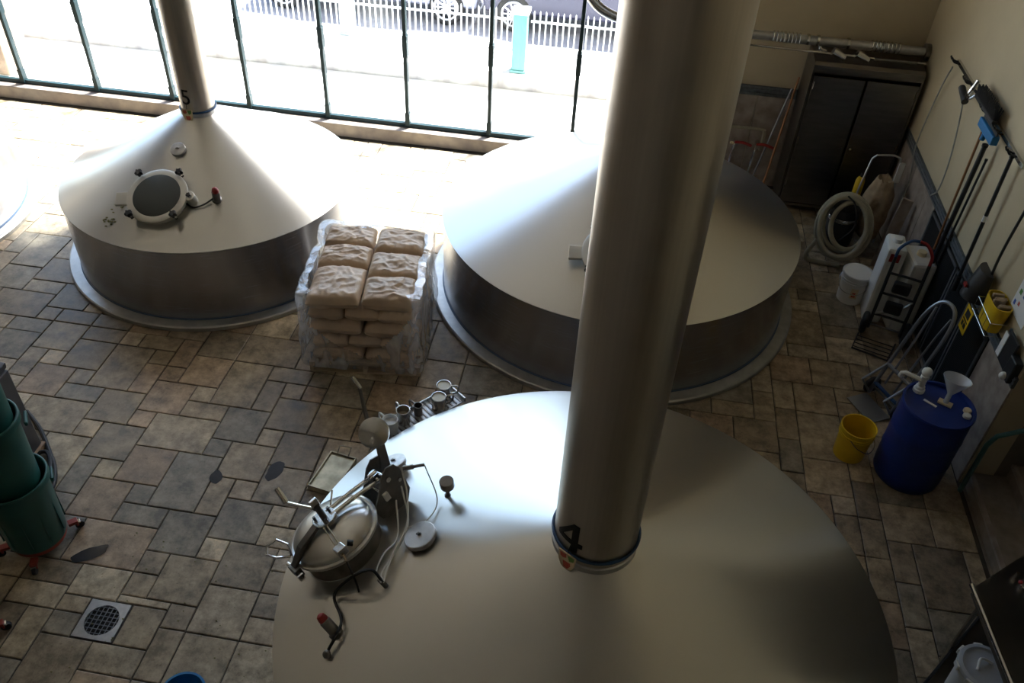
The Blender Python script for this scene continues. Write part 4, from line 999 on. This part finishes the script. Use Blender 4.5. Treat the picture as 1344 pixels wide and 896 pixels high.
def hand_truck_grey():
    t = thing('hand_truck', 'bare grey tube hand truck leaning on the wall beside the blue drum', 'hand truck', (2.98, 6.72, 0), R(-62))
    # local: x across, y towards the wall it leans on
    m = MB(); m.tube([(-.17, 0, .05), (-.17, .16, .62), (-.16, .27, 1.02), (-.10, .33, 1.20), (0, .345, 1.25), (.10, .33, 1.20), (.16, .27, 1.02), (.17, .16, .62), (.17, 0, .05)], .019, k=5); m.build('bow_frame', 'grey_tube', t)
    for z, y in ((.18, .035), (.42, .10)): MB().tube([(-.17, y, z), (.17, y, z)], .020, smooth=False).build('crossbar', 'blue_cable' if z < .3 else 'grey_tube', t)
    MB().tube([(-.07, .05, .25), (-.08, .22, .85), (-.10, .31, 1.15)], .012).build('inner_bar', 'grey_tube', t)
    MB().tube([(.07, .05, .25), (.08, .22, .85), (.10, .31, 1.15)], .012).build('inner_bar', 'grey_tube', t)
    for s_ in (-1, 1):
        MB().tube([(s_*.17, .10, .42), (s_*.17, -.16, .28), (s_*.17, .0, .06)], .013, smooth=False).build('stair_skid', 'grey_tube', t)
        w = MB(); w.torus((s_*.215, .06, .10), (1, 0, 0), .072, .028, 28, 10); o = w.build('wheel', 'rubber', t)
        MB().cyl((s_*.195, .06, .10), (s_*.235, .06, .10), .045).build('wheel_hub', 'grey_tube', o)
    MB().box(-.19, .19, -.24, .0, .012, .022).build('toe_plate', 'grey_tube', t, smooth=False)
    MB().cyl((-.22, .06, .10), (.22, .06, .10), .011, n=8).build('axle', 'grey_tube', t)
hand_truck_grey()
def canister(x, y, rz, label, w=.30, d=.38, h=.98, lidc='white_plastic', red=True):
    t = thing('tall_canister', label, 'canister', (x, y, 0), rz)
    MB().prism([(-w/2, -d/2), (w/2, -d/2), (w/2, d/2), (-w/2, d/2)], 0, h).build('body', 'white_plastic', t, smooth=False, bevel=.035)
    MB().lathe([(.05, h-.005), (.05, h+.035), (.045, h+.045), (.001, h+.046)], 24, caps=False).build('cap', lidc, t)
    if red: MB().box(-w*.3, w*.22, -d*.50-.004, -d*.50+.003, h-.16, h-.06).build('red_sticker', 'red_plastic', t, smooth=False)
    return t
canister(3.14, 8.30, R(-6), 'tall white plastic canister with a red sticker behind the black hand truck', .20, .34, 1.0)
canister(3.40, 8.22, R(4), 'translucent grey-white canister against the wall beside the red stickered one', .26, .40, .92, 'tag_cream', False)

# wall vents
def vent(y0, y1, z0, z1, label, n):
    t = thing('wall_vent', label, 'vent', (XR-.02, y0, z0)); W = y1-y0; H_ = z1-z0
    MB().box(-.002, .018, 0, W, 0, H_).build('backing', 'black_vinyl', t, smooth=False)
    for q in ((0, W, 0, .035), (0, W, H_-.035, H_), (0, .035, 0, H_), (W-.035, W, 0, H_)): MB().box(-.016, 0, q[0], q[1], q[2], q[3]).build('frame_bar', 'vent_frame', t, smooth=False, bevel=.003)
    m = MB(); k_ = int(W/.022)
    for i in range(k_): m.box(-.012, -.002, .04+i*(W-.08)/k_, .04+i*(W-.08)/k_+.009, .03, H_-.03)
    m.build('grille_slats', 'vent_dark', t, smooth=False)['kind'] = 'stuff'
vent(7.66, 8.76, .08, 1.17, 'dark louvred wall vent behind the hand trucks, farther one', 40)
vent(7.10, 7.64, .08, 1.17, 'narrow dark louvred wall vent under the black dustpan', 20)
vent(6.52, 7.08, .08, 1.17, 'dark louvred wall vent above the blue drum, nearest one', 20)

# tool rail and hanging tools on the right wall (local helper: y along wall, z up, out = distance from the wall)
def wp(y, z, out=.0): return Vector((XR-out, y, z))
t = thing('tool_rail', 'metal tool holder rail with clips screwed to the beige wall', 'tool rail', wp(8.5, 2.47))
MB().box(-.03, 0, -1.15, 1.25, -.02, .02).build('rail', 'steel', t, smooth=False, bevel=.003)
for i, y in enumerate((1.2, .66, -.02, -.48, -.92)):
    m = MB(); m.tube([(-.03, y-.03, 0), (-.09, y-.04, .02), (-.12, y-.02, .06)], .010); m.build('clip', 'rubber', t)
    m = MB(); m.tube([(-.03, y+.03, 0), (-.09, y+.04, .02), (-.12, y+.02, .06)], .010); m.build('clip', 'rubber', t)
def brush(y, z, L, label, c='black_plastic', bristle='rubber', out=.09, hl=.10):
    t = thing('brush_head', label, 'brush', wp(y, z, out))
    MB().box(-.03, .03, -L/2, L/2, -.02, .02).build('block', c, t, smooth=False, bevel=.008)
    m = MB(); rnd = random.Random(int(L*100))
    for i in range(int(L/.018)):
        for q in (-.02, 0, .02):
            yy = -L/2+.012+i*.018; m.tube([(q, yy, .015), (q*1.6+rnd.uniform(-.006, .006), yy+rnd.uniform(-.008, .008), .02+hl)], .006, 5, smooth=False)
    m.build('bristles', bristle, t)['kind'] = 'stuff'
brush(8.40, 2.53, .62, 'black bristle broom head hung bristles up on the rail')
t = thing('blue_squeegee', 'blue plastic squeegee head hanging under the black broom head', 'squeegee', wp(8.10, 2.44, .11), 0)
MB().box(-.035, .035, -.22, .22, -.045, .045).build('blade_holder', 'blue_bright', t, smooth=False, bevel=.008)
MB().box(-.006, .006, -.215, .215, .045, .08).build('rubber_blade', 'rubber', t, smooth=False)
MB().cyl((0, .05, -.04), (0, .06, -.12), .025, n=14).build('socket', 'blue_bright', t)
t = thing('small_hand_brush', 'short black handle with grey mop clip at the left end of the rail', 'brush', wp(9.0, 2.42, .12))
MB().cyl((0, .10, .02), (0, -.12, -.04), .035, n=16).build('grip', 'black_plastic', t)
MB().tube([(0, -.10, 0), (-.03, -.22, .10), (0, -.24, .24)], .022).build('clip_arm', 'steel', t)
MB().tube([(.01, -.12, .0), (0, -.2, .03), (.02, -.26, .10)], .015).build('clip_arm', 'steel', t)
def pole(label, top, bot, r, c, foot=None, name='broom_pole', cat='pole'):
    t = thing(name, label, cat, bot); d = Vector(top)-Vector(bot)
    MB().cyl((0,0,0), d, r, n=12).build('shaft', c, t)
    MB().cyl(d*.985, d, r*1.25, n=12).build('end_cap', 'rubber', t)
    if foot: foot(t, d)
def foot_brush(t, d):
    M = frame((0,0,0), d)
    MB(M).box(-.05, .05, -.03, .03, -.10, .0).build('brush_block', 'black_plastic', t, smooth=False, bevel=.008)
def grip_band(t, d):
    M = frame(d*.55, d); MB(M).cyl((0,0,-.03), (0,0,.03), .021, n=12).build('label_band', 'paper_white', t)
    MB(frame((0,0,0), d)).cyl((0,0,-.02), (0,0,.14), .027, n=12).build('rubber_grip', 'rubber', t)
pole('brown wooden pole hanging from the tool rail', wp(8.30, 2.42, .08), wp(8.27, .98, .06), .013, 'wood_brown')
pole('thick black broom handle hanging under the blue squeegee', wp(8.06, 2.32, .10), wp(8.10, .80, .09), .024, 'black_plastic', foot_brush)
pole('thin black pole beside the thick black broom handle', wp(8.0, 2.2, .06), wp(8.06, .95, .05), .012, 'rubber')
pole('long black pole with a white band hanging left of the dustpan', wp(7.50, 2.50, .08), wp(7.42, 1.08, .08), .018, 'black_plastic', grip_band)
def dustpan():
    t = thing('lobby_dustpan', 'black lobby dustpan with a long handle hanging above the vents', 'dustpan', wp(6.97, 1.30, .04))
    prof = [(-.13, 0), (.13, 0), (.15, .12), (.13, .30), (-.13, .30), (-.15, .12)]
    # scoop: a deep shell, mouth down and out
    m = MB(); n = 20; v = []; f = []
    for j in range(9):
        s_ = j/8
        for i in range(n+1):
            a = PI*i/n
            w = .15*(1-.15*s_); dpt = .16*(1-.45*s_)
            v.append((-dpt*math.sin(a)-.02, -w*math.cos(a), .02+.30*s_))
    for j in range(8):
        for i in range(n): f.append((j*(n+1)+i, j*(n+1)+i+1, (j+1)*(n+1)+i+1, (j+1)*(n+1)+i))
    f.append(tuple(8*(n+1)+i for i in range(n+1)))
    for j in range(8): f.append((j*(n+1), (j+1)*(n+1), (j+1)*(n+1)+n, j*(n+1)+n))
    m.add(v, f); m.build('scoop', 'black_plastic', t, angle=40)
    MB().tube([(-.02, -.06, .26), (-.05, -.10, .6), (-.05, -.14, 1.12)], .013).build('handle', 'black_plastic', t)
    MB().box(-.18, -.16, -.03, .03, .12, .15).build('maker_plate', 'red_plastic', t, smooth=False)
dustpan()
def cord(label, pts, name='hanging_cord'):
    tag(MB().tube(pts, .008).build(name, 'grey_liner'), label, 'cord')
cord('pale cord looping from the left end of the tool rail down behind the rail', [wp(9.62, 2.45, .10), wp(9.85, 2.15, .05), wp(9.98, 1.7, .03), wp(9.95, 1.33, .045), wp(9.80, 1.05, .035), wp(9.75, .7, .035)])
cord('pale cord hanging from the middle of the tool rail to the wall moulding', [wp(9.12, 2.44, .08), wp(9.02, 2.1, .04), wp(8.88, 1.7, .03), wp(8.82, 1.4, .045), wp(8.95, 1.25, .045)])
def caddy():
    t = thing('wire_caddy', 'small wire rack fixed on the right wall moulding', 'rack', wp(6.55, 1.33, 0))
    for z in (.0, .14): MB().tube([(-.005, -.20, z), (-.16, -.20, z), (-.16, .20, z), (-.005, .20, z)], .004, smooth=False).build('wire', 'steel', t)
    for y in (-.2, -.1, 0, .1, .2): MB().tube([(-.16, y, .14), (-.16, y, 0), (-.005, y, 0)], .003, smooth=False).build('wire', 'steel', t)
    b = thing('yellow_tub', 'yellow open tub filled with brown scouring pads in the wire rack', 'tub', wp(6.52, 1.345, .085))
    m = MB(); n = 36; v = []; f = []
    for z, k_ in ((0, .85), (.26, 1.0), (.26, .93), (.015, .78)):
        for i in range(n):
            a = 2*PI*i/n; c, s_ = math.cos(a), math.sin(a); v.append((.08*k_*math.copysign(abs(c)**.6, c), .16*k_*math.copysign(abs(s_)**.6, s_), z))
    for q in range(3):
        for i in range(n): f.append((q*n+i, q*n+(i+1) % n, (q+1)*n+(i+1) % n, (q+1)*n+i))
    f += [tuple(reversed(range(n))), tuple(range(3*n, 4*n))]
    m.add(v, f); m.build('body', 'yellow_plastic', b)
    rnd = random.Random(2)
    for i in range(4): MB(Matrix.Translation((rnd.uniform(-.015, .015), -.075+.05*i, .20)) @ Matrix.Rotation(rnd.uniform(-.3, .3), 4, 'X')).box(-.05, .05, -.018, .018, -.07, .075).build('pad', 'burlap', b, smooth=False, bevel=.008)
    s_ = thing('caution_card', 'yellow caution card with dark print hanging off the wire rack', 'card', wp(6.74, 1.17, .175))
    MB().box(-.003, .003, -.08, .08, -.10, .16).build('card', 'yellow_plastic', s_, smooth=False)
    for z0, z1, y0, y1 in ((.05, .13, -.05, .05), (-.05, .0, -.05, .0), (-.05, .0, .015, .05), (.015, .03, -.06, .06)): MB().box(-.0045, -.003, y0, y1, z0, z1).build('print', 'ink_black', s_, smooth=False)
caddy()
def poster(name, label, y, z, w, h, marks, base='paper_white', rot=0):
    t = thing(name, label, 'poster', wp(y, z, 0)); MB().box(-.006, 0, -w/2, w/2, 0, h).build('sheet', base, t, smooth=False)
    for (a, b, c, d, mm) in marks: MB().box(-.0075, -.006, a*w-w/2, b*w-w/2, c*h, d*h).build('print', mm, t, smooth=False)
poster('wall_notice', 'white notice with small coloured pictures beside the yellow tub', 6.33, 1.58, .34, .46,
       [(.72,.9,.62,.74,'ink_blue'),(.5,.64,.70,.80,'ink_red'),(.75,.88,.38,.48,'ink_green'),(.48,.62,.40,.52,'ink_blue'),(.2,.36,.66,.78,'ink_red'),(.22,.36,.36,.46,'ink_blue'),(.6,.7,.2,.28,'ink_red'),(.82,.92,.12,.22,'ink_blue'),(.1,.9,.86,.9,'ink_black')])
t = thing('clipboard', 'black folder and papers tucked behind the wall moulding near the steps', 'clipboard', wp(6.12, 1.24, .04))
MB().box(-.02, 0, -.13, .10, 0, .30).build('folder', 'black_plastic', t, smooth=False, bevel=.003)
MB().box(-.028, -.021, .05, .12, .02, .26).build('paper', 'paper_white', t, smooth=False)
t = thing('wall_phone', 'small black device with a pale knob at the end of the wall moulding', 'device', wp(5.93, 1.22, .0))
MB().box(-.07, 0, -.07, .07, 0, .22).build('body', 'black_plastic', t, smooth=False, bevel=.012)
MB().sphere((-.08, 0, .03), .035).build('knob', 'white_plastic', t)

# ------------------------------------------------------------------ steps in the right recess
st_ = tag(struct(MB().box(3.60, 7.7, 3.6, 5.83, -.012, 0.0).build('stairs', 'stone_step', smooth=False)), 'stone steps rising to the right in the dark recess', 'stairs')
for i in range(4):
    x = 3.62+.31*i; MB().box(x, 5.2, 3.62, 5.82, .165*i+.001, .165*(i+1)).build('step', 'stone_step', st_, smooth=False, bevel=.008)
    MB().box(x-.012, x+.03, 3.62, 5.82, .165*(i+1)-.03, .165*(i+1)+.003).build('nosing', 'wainscot', st_, smooth=False, bevel=.004)
t = thing('stair_rail', 'dark green tube handrail at the steps beside the drum', 'handrail', (3.56, 5.72, 0))
MB().tube([(.0, 0, 0), (.0, 0, .62), (.04, 0, .74), (.30, 0, .90), (1.2, 0, 1.40)], .022, smooth=False).build('rail_tube', 'stair_green', t)
MB().tube([(.55, 0, .34), (.55, 0, 1.04)], .018, smooth=False).build('post', 'stair_green', t)

# ------------------------------------------------------------------ cart in the lower right corner
def cart():
    t = thing('utility_cart', 'low black-edged steel dolly on casters in the lower right corner', 'cart', (3.30, 3.70, 0), R(50))
    # local x runs away to the right, y to the left of it
    MB().box(-.50, .60, -.20, .335, .16, .175).build('lower_shelf', 'steel_cabinet', t, smooth=False)
    MB().box(-.51, .61, .335, .355, .15, .20).build('shelf_edge', 'rubber', t, smooth=False, bevel=.004)
    MB().box(-.515, -.50, -.20, .355, .15, .20).build('shelf_edge', 'rubber', t, smooth=False)
    for x, y in ((-.47, .30), (.57, .30), (-.47, -.16), (.57, -.16)):
        c = MB().cyl((x, y, .0+.06), (x, y, .16), .012, n=8).build('caster_stem', 'steel', t)
        MB().cyl((x, y-.014, .05), (x, y+.014, .05), .05).build('caster_wheel', 'rubber', c)
    return t
cart()
t = thing('steel_sink', 'dark steel panel with a bright tubular front edge in the lower right corner', 'sink', (3.10, 3.55, 0))
MB().tube([(-.20, .42, .90), (-.13, -.30, .90), (-.12, -.75, .90)], .018, smooth=False).build('edge_tube', 'chrome', t)
MB().prism([(-.17, .42), (.44, .92), (.44, -.6), (-.09, -.75)], .80, .885).build('panel', 'steel_cabinet', t, smooth=False)
for x, y in ((-.10, .36), (-.05, -.65), (.38, .8)): MB().cyl((x, y, 0), (x, y, .80), .016, n=10).build('leg', 'steel', t)
tp = thing('sink_valve', 'small chrome valve with a hook on the dark steel panel', 'valve', (3.26, 4.02, .885))
MB().lathe([(.02, 0), (.02, .03), (.012, .035), (.012, .08)], 16).build('stem', 'chrome', tp)
MB().tube([(-.03, 0, .07), (.06, .03, .09), (.10, .04, .07)], .014).build('lever', 'rubber', tp)
MB().sphere((-.035, -.005, .07), .016).build('tip', 'red_plastic', tp)
MB().tube([(.02, .02, .04), (.03, -.08, .03), (.05, -.16, .02), (.09, -.15, .03)], .006).build('hook', 'steel', tp)
MB().cyl((-.02, .08, .0), (-.02, .08, .06), .014, n=10).build('nipple', 'chrome', tp)
t = thing('plastic_bucket', 'white bucket with a ribbed clear lid in the lower right corner', 'bucket', (3.02, 3.55, .177))
MB().lathe([(.001, 0), (.14, 0), (.155, .30), (.17, .305), (.17, .36), (.16, .37)], 48, caps=False).build('body', 'white_plastic', t)
MB().lathe([(.175, .345), (.18, .36), (.175, .385), (.15, .39), (.14, .375), (.001, .372)], 48, caps=False).build('lid', 'clear_plastic', t)
MB().tube([(-.06, -.03, .38), (-.02, .05, .40), (.06, .04, .38)], .010).build('lid_grip', 'white_plastic', t)
for a in range(0, 360, 45): MB(Matrix.Rotation(R(a), 4, 'Z')).box(.165, .19, -.03, .03, .33, .38).build('lid_tab', 'white_plastic', t, smooth=False, bevel=.005)
t = thing('plastic_bucket', 'plain white bucket cut off by the bottom right corner', 'bucket', (3.30, 3.25, .886))
MB().lathe([(.001, 0), (.11, 0), (.125, .10), (.125, .12), (.115, .125), (.001, .12)], 40, caps=False).build('body', 'white_plastic', t)
MB().torus((0, 0, .10), (0,0,1), .128, .006, 40, 6).build('rim', 'white_plastic', t)
t = thing('blue_clip', 'small blue knob on the end of the bright tube', 'clip', (3.0, 2.98, .92))
MB().sphere((0, 0, .02), .032, (1, 1.2, .9)).build('knob', 'blue_plastic', t); MB().box(-.015, .015, -.05, -.01, -.02, .03).build('clip_tail', 'paper_white', t, smooth=False)

# ------------------------------------------------------------------ outside the windows
struct(MB().box(-40, 14, 11.31, 13.3, -.3, -.02).build('ground_court', 'concrete', smooth=False)); tag(bpy.data.objects['ground_court'], 'bright concrete court outside the windows', 'ground')
struct(MB().box(-40, 14, 13.3, 13.5, -.3, .26).build('retaining_wall', 'concrete_stained', smooth=False)); tag(bpy.data.objects['retaining_wall'], 'stained low concrete wall outside below the fence', 'wall')
struct(MB().box(-40, 14, 13.5, 14.6, -.3, .255).build('ground_ledge', 'concrete', smooth=False)); tag(bpy.data.objects['ground_ledge'], 'bright concrete ledge outside under the fence', 'ground')
struct(MB().box(-40, 14, 14.6, 24, -.3, .10).build('street', 'asphalt', smooth=False)); tag(bpy.data.objects['street'], 'grey street beyond the white fence', 'street')
struct(MB().box(-60, 40, 24, 60, -.3, .20).build('pavement_far', 'concrete', smooth=False)); tag(bpy.data.objects['pavement_far'], 'far pavement across the street', 'ground')
def fence(xa, xb, label):
    t = thing('picket_fence', label, 'fence', (xa, 14.3, .255)); W = xb-xa
    for z in (.06, .50): MB().box(0, W, -.012, .012, z, z+.03).build('fence_rail', 'fence_white', t, smooth=False)
    m = MB(); n = int(W/.098)
    for i in range(n):
        x = (i+.5)*W/n; m.box(x-.011, x+.011, -.011, .011, .0, .66); m.lathe([(.015, .66), (.001, .70)], 4, Matrix.Translation((x, 0, 0)), caps=False)
    m.build('pickets', 'fence_white', t, smooth=False)['kind'] = 'stuff'
fence(-14.0, -5.05, 'white picket fence outside, left of the pale post')
fence(-4.75, -1.95, 'white picket fence outside between the pale and teal posts')
fence(-1.70, 3.0, 'white picket fence outside right of the teal post')
def post(x, y, c, label, h=.95):
    t = thing('fence_post', label, 'post', (x, y, .255))
    MB().box(-.11, .11, -.11, .11, 0, h).build('shaft', c, t, smooth=False, bevel=.008)
    MB().box(-.14, .14, -.14, .14, h, h+.06).build('cap', 'fence_white', t, smooth=False, bevel=.008)
    MB().box(-.13, .13, -.13, .13, 0, .05).build('foot', c, t, smooth=False, bevel=.006)
post(-1.76, 13.45, 'teal_paint', 'square teal post with a white cap in the outdoor fence')
post(-4.9, 14.28, 'pale_paint', 'square pale post in the outdoor fence left of the cars')
o = MB().box(-.3, .3, -.3, .3, 0, 1.9).build('brick_pier', 'brick_pier', smooth=False, bevel=.02); o.location = (-10.05, 12.1, -.02)
tag(o, 'brown brick pier outside at the far left of the windows', 'pier')
def car(x, label, body, flip):
    t = thing('parked_car', label, 'car', (x, 16.35, .10), PI if flip else 0)
    side = [(-2.1,.32),(-2.15,.62),(-1.95,.85),(-1.15,.95),(-.55,1.38),(.75,1.42),(1.45,.98),(2.05,.88),(2.15,.6),(2.1,.32)]
    MB().prism(side, -.84, .84, Matrix.Rotation(PI/2, 4, 'X')).build('body', body, t, smooth=False, bevel=.05)
    for s_ in (-1, 1):
        MB().prism([(-.95,.97),(-.48,1.32),(.10,1.34),(.10,.97)], s_*.845-.008, s_*.845+.008, Matrix.Rotation(PI/2, 4, 'X')).build('side_window', 'glass_dark', t, smooth=False)
        MB().prism([(.16,.97),(.16,1.34),(.70,1.34),(1.20,.98)], s_*.845-.008, s_*.845+.008, Matrix.Rotation(PI/2, 4, 'X')).build('side_window', 'glass_dark', t, smooth=False)
        for wx in (-1.55, 1.55):
            w = MB().torus((wx, s_*.80, .33), (0, 1, 0), .265, .075, 32, 10).build('tyre', 'rubber', t)
            MB().torus((wx, s_*.865, .33), (0, 1, 0), .215, .022, 32, 8).build('wheel_lip', 'alloy', w)
            m = MB(); M = Matrix.Translation((wx, s_*.862, .33)) @ Matrix.Rotation(PI/2, 4, 'X')
            for k_ in range(10): m.box(.02, .215, -.012, .012, -.012, .012, M @ Matrix.Rotation(2*PI*k_/10, 4, 'Z'))
            m.lathe([(.05, -.02), (.05, .02)], 16, M); m.build('wheel_spokes', 'alloy', w, smooth=False)
car(-4.97, 'parked blue-grey car outside with a bright spoked rear wheel', 'car_silver', False)
car(-.62, 'parked dark car outside, its spoked wheel left of the teal post', 'car_dark', True)
